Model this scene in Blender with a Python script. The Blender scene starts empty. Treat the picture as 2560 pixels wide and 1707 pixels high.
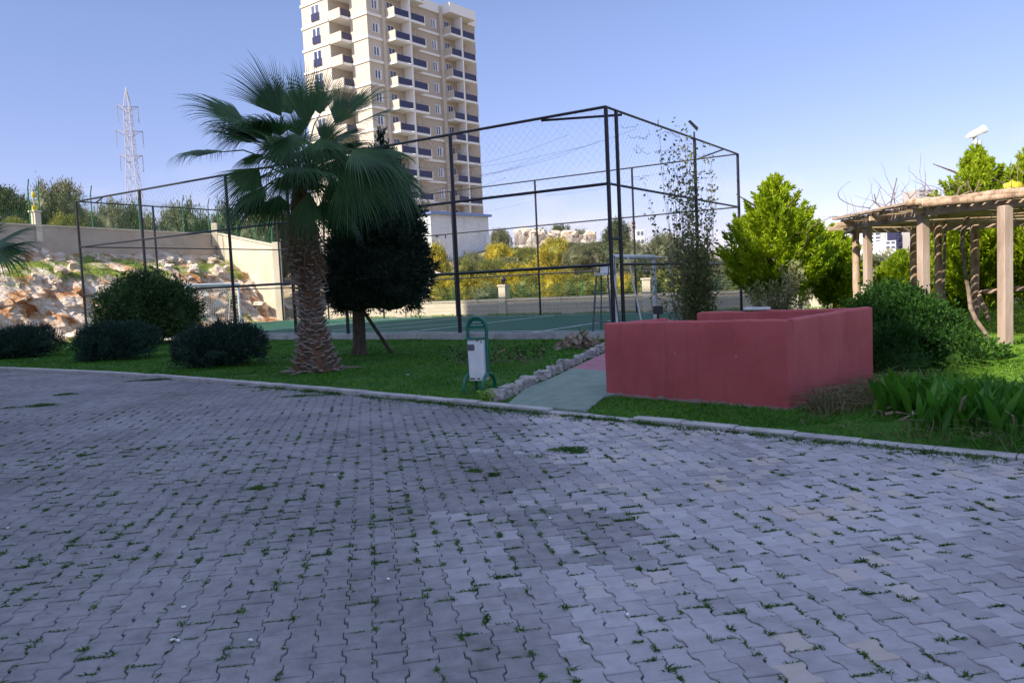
import bpy, bmesh, math, random
import numpy as np
from mathutils import Vector, Matrix, noise as mnoise
R = math.radians
rnd = random.Random(7)
rng = np.random.default_rng(7)
scene = bpy.context.scene
COL = scene.collection

# ------------------------------------------------------------------ camera, sky, sun, exposure
CAM_Z, FPX, PITCH, ROLL = 1.6, 1995.0, R(4.05), R(2.66)
cam_d = bpy.data.cameras.new('camera')
cam = bpy.data.objects.new('camera', cam_d); COL.objects.link(cam)
cam.matrix_world = Matrix.Translation((0, 0, CAM_Z)) @ Matrix.Rotation(R(90) - PITCH, 4, 'X') @ Matrix.Rotation(-ROLL, 4, 'Z')
cam_d.sensor_width = 36.0; cam_d.lens = FPX / 2560 * 36.0
cam_d.clip_start = 0.05; cam_d.clip_end = 5000
cam_d.dof.use_dof = True; cam_d.dof.focus_distance = 7.0; cam_d.dof.aperture_fstop = 8.0
scene.camera = cam

SUN_EL = R(40); SUN_DIR = Vector((1.0, 0.80, 0)).normalized()      # horizontal way the light travels
world = bpy.data.worlds.new('World'); scene.world = world; world.use_nodes = True
wn, wl = world.node_tree.nodes, world.node_tree.links
bg = wn['Background']
sky = wn.new('ShaderNodeTexSky'); sky.sky_type = 'NISHITA'; sky.sun_disc = False
sky.sun_elevation = SUN_EL; sky.sun_rotation = math.atan2(-SUN_DIR.x, -SUN_DIR.y)
sky.air_density = 1.0; sky.dust_density = 0.25; sky.ozone_density = 3.0; sky.altitude = 1200
tc = wn.new('ShaderNodeTexCoord'); sp = wn.new('ShaderNodeSeparateXYZ'); wl.new(tc.outputs['Generated'], sp.inputs[0])
mp = wn.new('ShaderNodeMapping'); mp.inputs['Scale'].default_value = (9, 9, 22); wl.new(tc.outputs['Generated'], mp.inputs[0])
nz = wn.new('ShaderNodeTexNoise'); nz.inputs['Scale'].default_value = 1.0; nz.inputs['Detail'].default_value = 7; wl.new(mp.outputs[0], nz.inputs['Vector'])
cr = wn.new('ShaderNodeMapRange'); cr.inputs['From Min'].default_value = .52; cr.inputs['From Max'].default_value = .72; wl.new(nz.outputs['Fac'], cr.inputs['Value'])
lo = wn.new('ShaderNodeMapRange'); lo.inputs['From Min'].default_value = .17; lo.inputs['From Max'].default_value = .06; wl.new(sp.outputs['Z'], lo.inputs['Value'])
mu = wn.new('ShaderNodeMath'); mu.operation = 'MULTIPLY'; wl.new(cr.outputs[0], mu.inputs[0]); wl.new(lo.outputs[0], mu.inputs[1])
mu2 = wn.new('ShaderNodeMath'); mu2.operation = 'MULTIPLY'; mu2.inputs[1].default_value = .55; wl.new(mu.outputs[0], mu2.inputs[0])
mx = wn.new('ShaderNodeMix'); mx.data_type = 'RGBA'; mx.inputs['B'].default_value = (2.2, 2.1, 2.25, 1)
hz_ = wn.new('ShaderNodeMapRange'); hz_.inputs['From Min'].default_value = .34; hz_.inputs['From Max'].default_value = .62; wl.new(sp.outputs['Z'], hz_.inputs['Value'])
gr_ = wn.new('ShaderNodeMix'); gr_.data_type = 'RGBA';  gr_.inputs['B'].default_value = (1.68, 1.24, .96, 1); wl.new(hz_.outputs[0], gr_.inputs['Factor'])  # zenith brightened and warmed beyond the natural sky, added to light the shaded ground
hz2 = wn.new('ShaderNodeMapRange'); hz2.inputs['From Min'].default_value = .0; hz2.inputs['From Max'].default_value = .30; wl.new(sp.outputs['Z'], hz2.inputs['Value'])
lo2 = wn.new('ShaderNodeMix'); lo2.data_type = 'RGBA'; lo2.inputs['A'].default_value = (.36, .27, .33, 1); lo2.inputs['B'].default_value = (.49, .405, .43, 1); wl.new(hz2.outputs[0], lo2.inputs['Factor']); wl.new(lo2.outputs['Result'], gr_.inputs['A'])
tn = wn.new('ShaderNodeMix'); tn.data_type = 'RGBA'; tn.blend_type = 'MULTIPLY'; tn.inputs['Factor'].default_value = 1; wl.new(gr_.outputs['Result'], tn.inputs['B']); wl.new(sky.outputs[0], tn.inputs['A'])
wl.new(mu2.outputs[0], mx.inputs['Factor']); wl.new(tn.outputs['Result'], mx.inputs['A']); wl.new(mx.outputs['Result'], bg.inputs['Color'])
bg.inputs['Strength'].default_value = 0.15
sun_d = bpy.data.lights.new('sun', 'SUN'); sun_d.energy = 2.7; sun_d.angle = R(0.53); sun_d.color = (1.0, .91, .76)
sun = bpy.data.objects.new('sun', sun_d); COL.objects.link(sun)
sun.rotation_euler = Vector((SUN_DIR.x * math.cos(SUN_EL), SUN_DIR.y * math.cos(SUN_EL), -math.sin(SUN_EL))).to_track_quat('-Z', 'Y').to_euler()
scene.view_settings.view_transform = 'Standard'; scene.view_settings.look = 'None'
scene.view_settings.exposure = 1.6; scene.view_settings.gamma = 1
scene.cycles.max_bounces = 6; scene.cycles.transparent_max_bounces = 8

# ------------------------------------------------------------------ placing helpers (full-size photo pixels -> world)
_c, _s = math.cos(ROLL), math.sin(ROLL)
def ray(px, py):
    u, v = px - 1280, py - 853.5
    X = _c * u - _s * v; w = -(_s * u + _c * v) / FPX
    return Vector((X / FPX, math.cos(PITCH) + math.sin(PITCH) * w, -math.sin(PITCH) + math.cos(PITCH) * w))
def at(px, py, y):
    r = ray(px, py); return r * (y / r.y) + Vector((0, 0, CAM_Z))
def ground(px, py, z=0.0):
    r = ray(px, py); return r * ((z - CAM_Z) / r.z) + Vector((0, 0, CAM_Z))

# ------------------------------------------------------------------ materials
def _new(name):
    m = bpy.data.materials.new(name); m.use_nodes = True
    n, l = m.node_tree.nodes, m.node_tree.links
    return m, n, l, n['Principled BSDF']
def rgb(c): return (c[0], c[1], c[2], 1)
def plain(name, c, rough=.6, metal=0.0, spec=.4):
    m, n, l, b = _new(name)
    b.inputs['Base Color'].default_value = rgb(c); b.inputs['Roughness'].default_value = rough
    b.inputs['Metallic'].default_value = metal; b.inputs['Specular IOR Level'].default_value = spec
    return m
def mottled(name, cols, scale=3.0, rough=.85, bump=.0, bscale=None, detail=6, spec=.25, stretch=None, pos=None, dist=.0):
    """colour from noise through a ramp, with bump"""
    m, n, l, b = _new(name)
    g = n.new('ShaderNodeTexCoord'); src = g.outputs['Object']
    if stretch:
        mpn = n.new('ShaderNodeMapping'); mpn.inputs['Scale'].default_value = stretch; l.new(src, mpn.inputs[0]); src = mpn.outputs[0]
    t = n.new('ShaderNodeTexNoise'); t.inputs['Scale'].default_value = scale; t.inputs['Detail'].default_value = detail
    t.inputs['Roughness'].default_value = .62; t.inputs['Distortion'].default_value = dist; l.new(src, t.inputs['Vector'])
    r = n.new('ShaderNodeValToRGB'); e = r.color_ramp.elements
    k = len(cols)
    ps = pos or [.3 + .4 * i / (k - 1) for i in range(k)]
    e[0].position, e[0].color = ps[0], rgb(cols[0]); e[1].position, e[1].color = ps[-1], rgb(cols[-1])
    for i in range(1, k - 1):
        x = e.new(ps[i]); x.color = rgb(cols[i])
    l.new(t.outputs['Fac'], r.inputs[0]); l.new(r.outputs[0], b.inputs['Base Color'])
    b.inputs['Roughness'].default_value = rough; b.inputs['Specular IOR Level'].default_value = spec
    if bump:
        t2 = n.new('ShaderNodeTexNoise'); t2.inputs['Scale'].default_value = bscale or scale * 6; t2.inputs['Detail'].default_value = 6; l.new(src, t2.inputs['Vector'])
        bp = n.new('ShaderNodeBump'); bp.inputs['Strength'].default_value = bump; bp.inputs['Distance'].default_value = .02
        l.new(t2.outputs['Fac'], bp.inputs['Height']); l.new(bp.outputs[0], b.inputs['Normal'])
    return m
def leaf(name, c1, c2, c3=None, trans=.3, rough=.55, nscale=1.2, spec=.3):
    """leaf colour varies per leaf and per region; part of the light passes through"""
    m, n, l, b = _new(name)
    gi = n.new('ShaderNodeNewGeometry'); g = n.new('ShaderNodeTexCoord')
    t = n.new('ShaderNodeTexNoise'); t.inputs['Scale'].default_value = nscale; t.inputs['Detail'].default_value = 3; l.new(g.outputs['Object'], t.inputs['Vector'])
    a = n.new('ShaderNodeMath'); a.operation = 'MULTIPLY_ADD'; a.inputs[1].default_value = .55; l.new(gi.outputs['Random Per Island'], a.inputs[0])
    mr = n.new('ShaderNodeMapRange'); mr.inputs['From Min'].default_value = .35; mr.inputs['From Max'].default_value = .65; mr.inputs['To Max'].default_value = .45; l.new(t.outputs['Fac'], mr.inputs['Value'])
    l.new(mr.outputs[0], a.inputs[2])
    r = n.new('ShaderNodeValToRGB'); e = r.color_ramp.elements
    e[0].position, e[0].color = .1, rgb(c1); e[1].position, e[1].color = (.6 if c3 else .9), rgb(c2)
    if c3: x = e.new(.92); x.color = rgb(c3)
    l.new(a.outputs[0], r.inputs[0]); l.new(r.outputs[0], b.inputs['Base Color'])
    b.inputs['Roughness'].default_value = rough; b.inputs['Specular IOR Level'].default_value = spec
    tr = n.new('ShaderNodeBsdfTranslucent'); l.new(r.outputs[0], tr.inputs['Color'])
    mxs = n.new('ShaderNodeMixShader'); mxs.inputs[0].default_value = trans
    l.new(b.outputs[0], mxs.inputs[1]); l.new(tr.outputs[0], mxs.inputs[2])
    l.new(mxs.outputs[0], n['Material Output'].inputs['Surface'])
    return m
M = {}
M['black_metal'] = plain('black_painted_steel', (.012, .011, .016), .45, 0, .5)
M['grey_metal'] = plain('grey_steel', (.12, .12, .14), .45, .3, .5)
M['white_paint'] = mottled('white_paint', [(.62, .62, .62), (.8, .8, .8)], 3, .5)
M['wire'] = plain('net_wire', (.10, .10, .11), .6)
M['rope'] = plain('white_net_cord', (.75, .75, .70), .8)
M['green_fence'] = plain('green_fence_paint', (.02, .16, .07), .5)
M['green_bin'] = mottled('green_bin_paint', [(.004, .10, .065), (.008, .15, .09)], 8, .38, spec=.5)
M['white_bin'] = mottled('white_bin_enamel', [(.62, .63, .64), (.78, .79, .80)], 5, .35, spec=.5)
M['dark_hole'] = plain('dark_gap', (.03, .03, .035), .8)
M['grey_inner'] = plain('bin_inner_grey', (.11, .11, .12), .7)
M['trunk'] = mottled('bark', [(.05, .035, .025), (.16, .12, .09)], 6, .95, .6, 30, stretch=(3, 3, .6))
M['palm_trunk'] = mottled('palm_trunk', [(.07, .035, .02), (.17, .10, .06)], 7, .95, .6, 40)
M['boot'] = mottled('palm_leaf_base', [(.15, .11, .09), (.25, .20, .165), (.38, .32, .285)], 7, .9, .3, 30)
M['petiole'] = plain('palm_petiole', (.10, .14, .035), .45)
M['palm_leaf'] = leaf('palm_leaf', (.012, .044, .013), (.032, .095, .024), (.062, .135, .032), .25, .42, 1.5, .35)
M['thatch'] = leaf('palm_dry_leaf', (.10, .06, .03), (.22, .15, .08), None, .2, .8)
M['wood'] = mottled('weathered_wood', [(.26, .175, .13), (.43, .32, .255), (.54, .43, .36)], 2.5, .85, .35, 20, stretch=(1, 1, .25))
M['pine_log'] = mottled('log_with_bark', [(.12, .075, .05), (.42, .29, .20), (.55, .42, .32)], 4, .9, .6, 25, stretch=(2, 2, .7))
M['straw'] = mottled('old_slats', [(.30, .21, .13), (.52, .39, .26), (.66, .53, .39)], 3, .9, .3, 20, stretch=(.5, 6, 3))
M['vine'] = mottled('vine_bark', [(.09, .065, .05), (.32, .24, .18)], 8, .95, .5, 40)
M['twig'] = mottled('bare_twigs', [(.12, .085, .06), (.30, .22, .17)], 6, .9)
M['dark_leaf'] = leaf('dark_conifer_leaf', (.007, .020, .013), (.018, .044, .024), None, .12, .6, 2)
M['hedge_leaf'] = leaf('hedge_leaf', (.018, .046, .014), (.042, .092, .022), (.075, .125, .026), .2, .55, 1.0)
M['juniper_leaf'] = leaf('juniper_leaf', (.012, .034, .024), (.028, .066, .044), None, .12, .6, 1.2)
M['conifer_leaf'] = leaf('bright_conifer_leaf', (.14, .23, .008), (.33, .44, .012), (.50, .58, .025), .36, .5, .8)
M['pine_leaf'] = leaf('young_pine_leaf', (.14, .22, .01), (.31, .42, .015), (.46, .53, .025), .36, .5, .8)
M['oleander_leaf'] = leaf('pale_shrub_leaf', (.12, .14, .06), (.24, .25, .11), (.48, .42, .22), .25, .5, 2.0)
M['bush_leaf'] = leaf('dark_bush_leaf', (.009, .034, .006), (.022, .068, .010), (.045, .105, .016), .25, .65, 1.5, .12)
M['lily_leaf'] = leaf('broad_leaf', (.026, .11, .010), (.07, .22, .018), (.12, .29, .03), .38, .5, 2.0, .3)
M['vine_leaf'] = leaf('climber_leaf', (.08, .10, .03), (.16, .19, .06), (.24, .24, .11), .35)
M['olive_leaf'] = leaf('olive_leaf', (.11, .125, .055), (.20, .205, .105), (.30, .28, .17), .25, .6, .5)
M['dark_olive'] = leaf('dark_scrub_leaf', (.05, .07, .028), (.12, .14, .055), None, .2, .6, .5)
M['broom_leaf'] = leaf('broom_blossom', (.20, .20, .03), (.50, .40, .03), (.72, .54, .04), .25, .6, 1.6)
M['broom_green'] = leaf('broom_twig_green', (.10, .13, .035), (.22, .23, .05), (.45, .38, .03), .25, .6, 1.1)
M['grass'] = leaf('lawn_grass', (.028, .11, .006), (.06, .19, .010), (.11, .24, .022), .3, .6, .6)
M['tall_grass'] = leaf('tall_grass', (.09, .21, .014), (.19, .35, .035), (.28, .42, .06), .35, .55, .6)
M['dry_grass'] = leaf('dry_grass', (.10, .085, .04), (.22, .18, .10), (.05, .09, .025), .25, .8, 2)
M['weed'] = leaf('joint_weed', (.018, .062, .008), (.05, .13, .014), (.09, .175, .025), .25, .6, 3)
M['dead_leaf'] = leaf('dead_leaf', (.14, .085, .055), (.36, .27, .20), (.50, .42, .34), .15, .8, 4)
M['lawn'] = mottled('lawn_soil', [(.016, .06, .006), (.036, .11, .010), (.055, .125, .016)], 1.6, .95, .5, 60)
M['earth'] = mottled('dry_ground', [(.10, .12, .03), (.26, .20, .11), (.40, .32, .22)], .35, .95, .5, 6)
M['joint'] = mottled('joint_soil', [(.012, .018, .008), (.03, .035, .02)], 6, .95, .4, 60)
M['kerb'] = mottled('kerb_concrete', [(.27, .25, .25), (.40, .38, .38), (.48, .45, .44)], 2.2, .9, .25, 40)
M['court'] = mottled('court_green', [(.010, .070, .040), (.016, .095, .054)], 1.2, .75, .1, 60)
M['court_line'] = mottled('court_line', [(.5, .52, .52), (.75, .76, .76)], 3, .7)
M['path_green'] = mottled('path_green', [(.13, .18, .15), (.19, .245, .205), (.27, .29, .25)], 3.5, .85, .2, 60, pos=[.25, .5, .8])
M['path_pink'] = mottled('path_pink', [(.29, .115, .15), (.40, .185, .22)], 4, .85, .15, 50)
M['rubble'] = mottled('rubble_concrete', [(.20, .18, .17), (.36, .33, .32), (.48, .45, .43)], 6, .95, .5, 30)
M['cream_wall'] = mottled('cream_render', [(.50, .43, .32), (.60, .53, .41), (.66, .60, .48)], .7, .9, .1, 20)
M['retaining'] = mottled('retaining_render', [(.34, .27, .21), (.44, .36, .29), (.50, .42, .34)], .6, .9, .1, 20)
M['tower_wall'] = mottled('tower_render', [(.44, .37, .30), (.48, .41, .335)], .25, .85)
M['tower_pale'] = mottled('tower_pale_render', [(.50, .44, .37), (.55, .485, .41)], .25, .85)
M['tower_white'] = plain('tower_white_trim', (.78, .76, .74), .7)
M['rail_navy'] = plain('navy_railing', (.03, .03, .085), .4)
M['window_glass'] = plain('window_glass', (.05, .06, .12), .12, 0, .8)
_g = M['window_glass'].node_tree; _oi = _g.nodes.new('ShaderNodeObjectInfo'); _mx = _g.nodes.new('ShaderNodeMix'); _mx.data_type = 'RGBA'
_mx.inputs['A'].default_value = (.03, .04, .10, 1); _mx.inputs['B'].default_value = (.16, .17, .24, 1); _g.links.new(_oi.outputs['Random'], _mx.inputs['Factor']); _g.links.new(_mx.outputs['Result'], _g.nodes['Principled BSDF'].inputs['Base Color'])
M['window_frame'] = plain('window_frame_white', (.72, .72, .74), .5)
M['shed_wall'] = mottled('whitewashed_concrete', [(.50, .51, .54), (.64, .65, .67), (.70, .71, .72)], .7, .9, .1, 10)
M['shed_blue'] = plain('blue_roof_edge', (.20, .28, .55), .6)
M['steel_pale'] = plain('pylon_steel', (.40, .38, .42), .7)
M['insulator'] = plain('insulator', (.25, .25, .30), .5)
M['far_white'] = mottled('far_block_white', [(.62, .62, .64), (.7, .7, .7)], .2, .8)
M['far_grey'] = mottled('far_block_grey', [(.40, .36, .34), (.46, .42, .40)], .2, .8)
M['yellow'] = mottled('yellow_plastic', [(.55, .42, .02), (.72, .60, .06)], 5, .6)
M['lamp_white'] = mottled('lamp_white', [(.5, .48, .46), (.68, .66, .62)], 4, .5)
M['stake'] = mottled('stake_wood', [(.05, .035, .03), (.12, .085, .07)], 6, .9)
M['floor_dark'] = mottled('stairwell_floor', [(.10, .08, .08), (.16, .12, .12)], 3, .9)

def red_paint():
    m, n, l, b = _new('red_wall_paint')
    g = n.new('ShaderNodeTexCoord')
    t = n.new('ShaderNodeTexNoise'); t.inputs['Scale'].default_value = 1.1; t.inputs['Detail'].default_value = 5; l.new(g.outputs['Object'], t.inputs['Vector'])
    r = n.new('ShaderNodeValToRGB'); e = r.color_ramp.elements
    e[0].position, e[0].color = .32, rgb((.37, .075, .080)); e[1].position, e[1].color = .68, rgb((.45, .108, .108))
    l.new(t.outputs['Fac'], r.inputs[0])
    v = n.new('ShaderNodeTexVoronoi'); v.inputs['Scale'].default_value = 4.0; l.new(g.outputs['Object'], v.inputs['Vector'])
    lt = n.new('ShaderNodeMath'); lt.operation = 'LESS_THAN'; lt.inputs[1].default_value = .07; l.new(v.outputs['Distance'], lt.inputs[0])
    wn2 = n.new('ShaderNodeTexWhiteNoise'); l.new(v.outputs['Color'], wn2.inputs[0])
    gt = n.new('ShaderNodeMath'); gt.operation = 'GREATER_THAN'; gt.inputs[1].default_value = .6; l.new(wn2.outputs['Value'], gt.inputs[0])
    an = n.new('ShaderNodeMath'); an.operation = 'MULTIPLY'; l.new(lt.outputs[0], an.inputs[0]); l.new(gt.outputs[0], an.inputs[1])
    cc = n.new('ShaderNodeMix'); cc.data_type = 'RGBA'; cc.inputs['A'].default_value = rgb((.09, .03, .03)); cc.inputs['B'].default_value = rgb((.42, .22, .22))
    l.new(wn2.outputs['Color'], cc.inputs['Factor'])
    mxc = n.new('ShaderNodeMix'); mxc.data_type = 'RGBA'; l.new(an.outputs[0], mxc.inputs['Factor']); l.new(r.outputs[0], mxc.inputs['A']); l.new(cc.outputs['Result'], mxc.inputs['B'])
    # worn plaster along the foot
    s2 = n.new('ShaderNodeSeparateXYZ'); l.new(g.outputs['Object'], s2.inputs[0])
    n2 = n.new('ShaderNodeTexNoise'); n2.inputs['Scale'].default_value = 7; n2.inputs['Detail'].default_value = 6; l.new(g.outputs['Object'], n2.inputs['Vector'])
    ad = n.new('ShaderNodeMath'); ad.operation = 'MULTIPLY_ADD'; ad.inputs[1].default_value = -.16; l.new(n2.outputs['Fac'], ad.inputs[0]); l.new(s2.outputs['Z'], ad.inputs[2])
    l2 = n.new('ShaderNodeMath'); l2.operation = 'LESS_THAN'; l2.inputs[1].default_value = -.005; l.new(ad.outputs[0], l2.inputs[0])
    mf = n.new('ShaderNodeMix'); mf.data_type = 'RGBA'; mf.inputs['B'].default_value = rgb((.30, .20, .19)); l.new(l2.outputs[0], mf.inputs['Factor']); l.new(mxc.outputs['Result'], mf.inputs['A'])
    mp_ = n.new('ShaderNodeMapping'); mp_.inputs['Scale'].default_value = (3.2, 3.2, .5); l.new(g.outputs['Object'], mp_.inputs[0])
    n3_ = n.new('ShaderNodeTexNoise'); n3_.inputs['Scale'].default_value = 1.6; n3_.inputs['Detail'].default_value = 8; n3_.inputs['Roughness'].default_value = .7; l.new(mp_.outputs[0], n3_.inputs['Vector'])
    r3_ = n.new('ShaderNodeMapRange'); r3_.inputs['From Min'].default_value = .52; r3_.inputs['From Max'].default_value = .70; r3_.inputs['To Max'].default_value = .55; l.new(n3_.outputs['Fac'], r3_.inputs['Value'])
    ms_ = n.new('ShaderNodeMix'); ms_.data_type = 'RGBA'; ms_.inputs['B'].default_value = rgb((.22, .060, .062)); l.new(r3_.outputs[0], ms_.inputs['Factor']); l.new(mf.outputs['Result'], ms_.inputs['A'])
    n4_ = n.new('ShaderNodeTexNoise'); n4_.inputs['Scale'].default_value = 14; n4_.inputs['Detail'].default_value = 9; n4_.inputs['Roughness'].default_value = .75; l.new(g.outputs['Object'], n4_.inputs['Vector'])
    r4_ = n.new('ShaderNodeMapRange'); r4_.inputs['From Min'].default_value = .62; r4_.inputs['From Max'].default_value = .72; r4_.inputs['To Max'].default_value = .45; l.new(n4_.outputs['Fac'], r4_.inputs['Value'])
    m4_ = n.new('ShaderNodeMix'); m4_.data_type = 'RGBA'; m4_.inputs['B'].default_value = rgb((.50, .22, .20)); l.new(r4_.outputs[0], m4_.inputs['Factor']); l.new(ms_.outputs['Result'], m4_.inputs['A'])
    l.new(m4_.outputs['Result'], b.inputs['Base Color']); b.inputs['Roughness'].default_value = .8; b.inputs['Specular IOR Level'].default_value = .25
    t2 = n.new('ShaderNodeTexNoise'); t2.inputs['Scale'].default_value = 9; t2.inputs['Detail'].default_value = 8; l.new(g.outputs['Object'], t2.inputs['Vector'])
    bp = n.new('ShaderNodeBump'); bp.inputs['Strength'].default_value = .18; bp.inputs['Distance'].default_value = .03; l.new(t2.outputs['Fac'], bp.inputs['Height']); l.new(bp.outputs[0], b.inputs['Normal'])
    return m
M['red'] = red_paint()

def paver_mat():
    m, n, l, b = _new('concrete_paver')
    a = n.new('ShaderNodeAttribute'); a.attribute_name = 'tint'
    sx = n.new('ShaderNodeSeparateColor'); l.new(a.outputs['Color'], sx.inputs[0])
    g = n.new('ShaderNodeTexCoord')
    t = n.new('ShaderNodeTexNoise'); t.inputs['Scale'].default_value = 9; t.inputs['Detail'].default_value = 7; t.inputs['Roughness'].default_value = .65; l.new(g.outputs['Object'], t.inputs['Vector'])
    t1 = n.new('ShaderNodeTexNoise'); t1.inputs['Scale'].default_value = .8; t1.inputs['Detail'].default_value = 5; l.new(g.outputs['Object'], t1.inputs['Vector'])
    mm = n.new('ShaderNodeMath'); mm.operation = 'MULTIPLY_ADD'; mm.inputs[1].default_value = .55; l.new(t.outputs['Fac'], mm.inputs[0]); mm2 = n.new('ShaderNodeMath'); mm2.operation = 'SUBTRACT'; mm2.inputs[1].default_value = .275
    l.new(sx.outputs[0], mm.inputs[2]); l.new(mm.outputs[0], mm2.inputs[0])
    mm3 = n.new('ShaderNodeMath'); mm3.operation = 'MULTIPLY_ADD'; mm3.inputs[1].default_value = .5; mm3.inputs[2].default_value = -.25; l.new(t1.outputs['Fac'], mm3.inputs[0])
    mm4 = n.new('ShaderNodeMath'); mm4.operation = 'ADD'; l.new(mm2.outputs[0], mm4.inputs[0]); l.new(mm3.outputs[0], mm4.inputs[1])
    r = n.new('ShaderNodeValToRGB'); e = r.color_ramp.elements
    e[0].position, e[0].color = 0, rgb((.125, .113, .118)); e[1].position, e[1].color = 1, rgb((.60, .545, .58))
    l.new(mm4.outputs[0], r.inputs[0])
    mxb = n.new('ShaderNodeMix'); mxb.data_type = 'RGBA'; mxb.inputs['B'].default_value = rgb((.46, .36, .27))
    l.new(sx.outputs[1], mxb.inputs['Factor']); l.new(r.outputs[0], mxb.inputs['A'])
    l.new(mxb.outputs['Result'], b.inputs['Base Color']); b.inputs['Roughness'].default_value = .75; b.inputs['Specular IOR Level'].default_value = .35
    t2 = n.new('ShaderNodeTexNoise'); t2.inputs['Scale'].default_value = 55; t2.inputs['Detail'].default_value = 5; l.new(g.outputs['Object'], t2.inputs['Vector'])
    bp = n.new('ShaderNodeBump'); bp.inputs['Strength'].default_value = .35; bp.inputs['Distance'].default_value = .006; l.new(t2.outputs['Fac'], bp.inputs['Height']); l.new(bp.outputs[0], b.inputs['Normal'])
    return m
M['paver'] = paver_mat()

def bank_mat():
    m, n, l, b = _new('limestone_bank')
    g = n.new('ShaderNodeTexCoord'); ge = n.new('ShaderNodeNewGeometry')
    t = n.new('ShaderNodeTexNoise'); t.inputs['Scale'].default_value = 1.1; t.inputs['Detail'].default_value = 8; t.inputs['Roughness'].default_value = .7; l.new(g.outputs['Object'], t.inputs['Vector'])
    r = n.new('ShaderNodeValToRGB'); e = r.color_ramp.elements
    e[0].position, e[0].color = .36, rgb((.30, .12, .045)); e[1].position, e[1].color = .64, rgb((.64, .55, .47))
    x = e.new(.45); x.color = rgb((.46, .27, .15)); x = e.new(.51); x.color = rgb((.56, .44, .34))
    l.new(t.outputs['Fac'], r.inputs[0])
    at_ = n.new('ShaderNodeAttribute'); at_.attribute_name = 'tint'
    gr = n.new('ShaderNodeValToRGB'); e2 = gr.color_ramp.elements
    e2[0].position, e2[0].color = .3, rgb((.09, .13, .02)); e2[1].position, e2[1].color = .7, rgb((.24, .25, .06))
    t3 = n.new('ShaderNodeTexNoise'); t3.inputs['Scale'].default_value = 5; l.new(g.outputs['Object'], t3.inputs['Vector']); l.new(t3.outputs['Fac'], gr.inputs[0])
    mxg = n.new('ShaderNodeMix'); mxg.data_type = 'RGBA'; l.new(at_.outputs['Fac'], mxg.inputs['Factor']); l.new(r.outputs[0], mxg.inputs['A']); l.new(gr.outputs[0], mxg.inputs['B'])
    l.new(mxg.outputs['Result'], b.inputs['Base Color']); b.inputs['Roughness'].default_value = .95; b.inputs['Specular IOR Level'].default_value = .1
    t2 = n.new('ShaderNodeTexNoise'); t2.inputs['Scale'].default_value = 6; t2.inputs['Detail'].default_value = 8; l.new(g.outputs['Object'], t2.inputs['Vector'])
    bp = n.new('ShaderNodeBump'); bp.inputs['Strength'].default_value = .8; bp.inputs['Distance'].default_value = .12; l.new(t2.outputs['Fac'], bp.inputs['Height']); l.new(bp.outputs[0], b.inputs['Normal'])
    return m
M['bank'] = bank_mat()
M['limestone'] = mottled('limestone_rock', [(.42, .22, .11), (.60, .50, .40), (.70, .64, .56)], 1.6, .95, .8, 6)
def masonry(name, c1, c2, scale):
    m, n, l, b = _new(name)
    g = n.new('ShaderNodeTexCoord'); v = n.new('ShaderNodeTexVoronoi'); v.inputs['Scale'].default_value = scale; l.new(g.outputs['Object'], v.inputs['Vector'])
    wn3 = n.new('ShaderNodeTexWhiteNoise'); l.new(v.outputs['Color'], wn3.inputs[0])
    mxm = n.new('ShaderNodeMix'); mxm.data_type = 'RGBA'; mxm.inputs['A'].default_value = rgb(c1); mxm.inputs['B'].default_value = rgb(c2); l.new(wn3.outputs['Value'], mxm.inputs['Factor'])
    l.new(mxm.outputs['Result'], b.inputs['Base Color']); b.inputs['Roughness'].default_value = .95
    bp = n.new('ShaderNodeBump'); bp.inputs['Strength'].default_value = .9; bp.inputs['Distance'].default_value = .25; bp.invert = True; l.new(v.outputs['Distance'], bp.inputs['Height']); l.new(bp.outputs[0], b.inputs['Normal'])
    return m
M['stone_wall'] = masonry('rough_stone_wall', (.24, .20, .17), (.56, .49, .42), 1.6)
def block_mat():
    m, n, l, b = _new('cream_block_wall')
    g = n.new('ShaderNodeTexCoord'); bt = n.new('ShaderNodeTexBrick')
    mpn = n.new('ShaderNodeMapping'); mpn.inputs['Rotation'].default_value = (R(90), 0, 0); l.new(g.outputs['Object'], mpn.inputs[0]); l.new(mpn.outputs[0], bt.inputs['Vector'])
    bt.inputs['Scale'].default_value = 1.0; bt.inputs['Brick Width'].default_value = .8; bt.inputs['Row Height'].default_value = .2; bt.inputs['Mortar Size'].default_value = .012
    bt.inputs['Color1'].default_value = rgb((.52, .45, .35)); bt.inputs['Color2'].default_value = rgb((.57, .50, .39)); bt.inputs['Mortar'].default_value = rgb((.40, .34, .26))
    l.new(bt.outputs['Color'], b.inputs['Base Color']); b.inputs['Roughness'].default_value = .9
    return m
M['block'] = block_mat()

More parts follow.
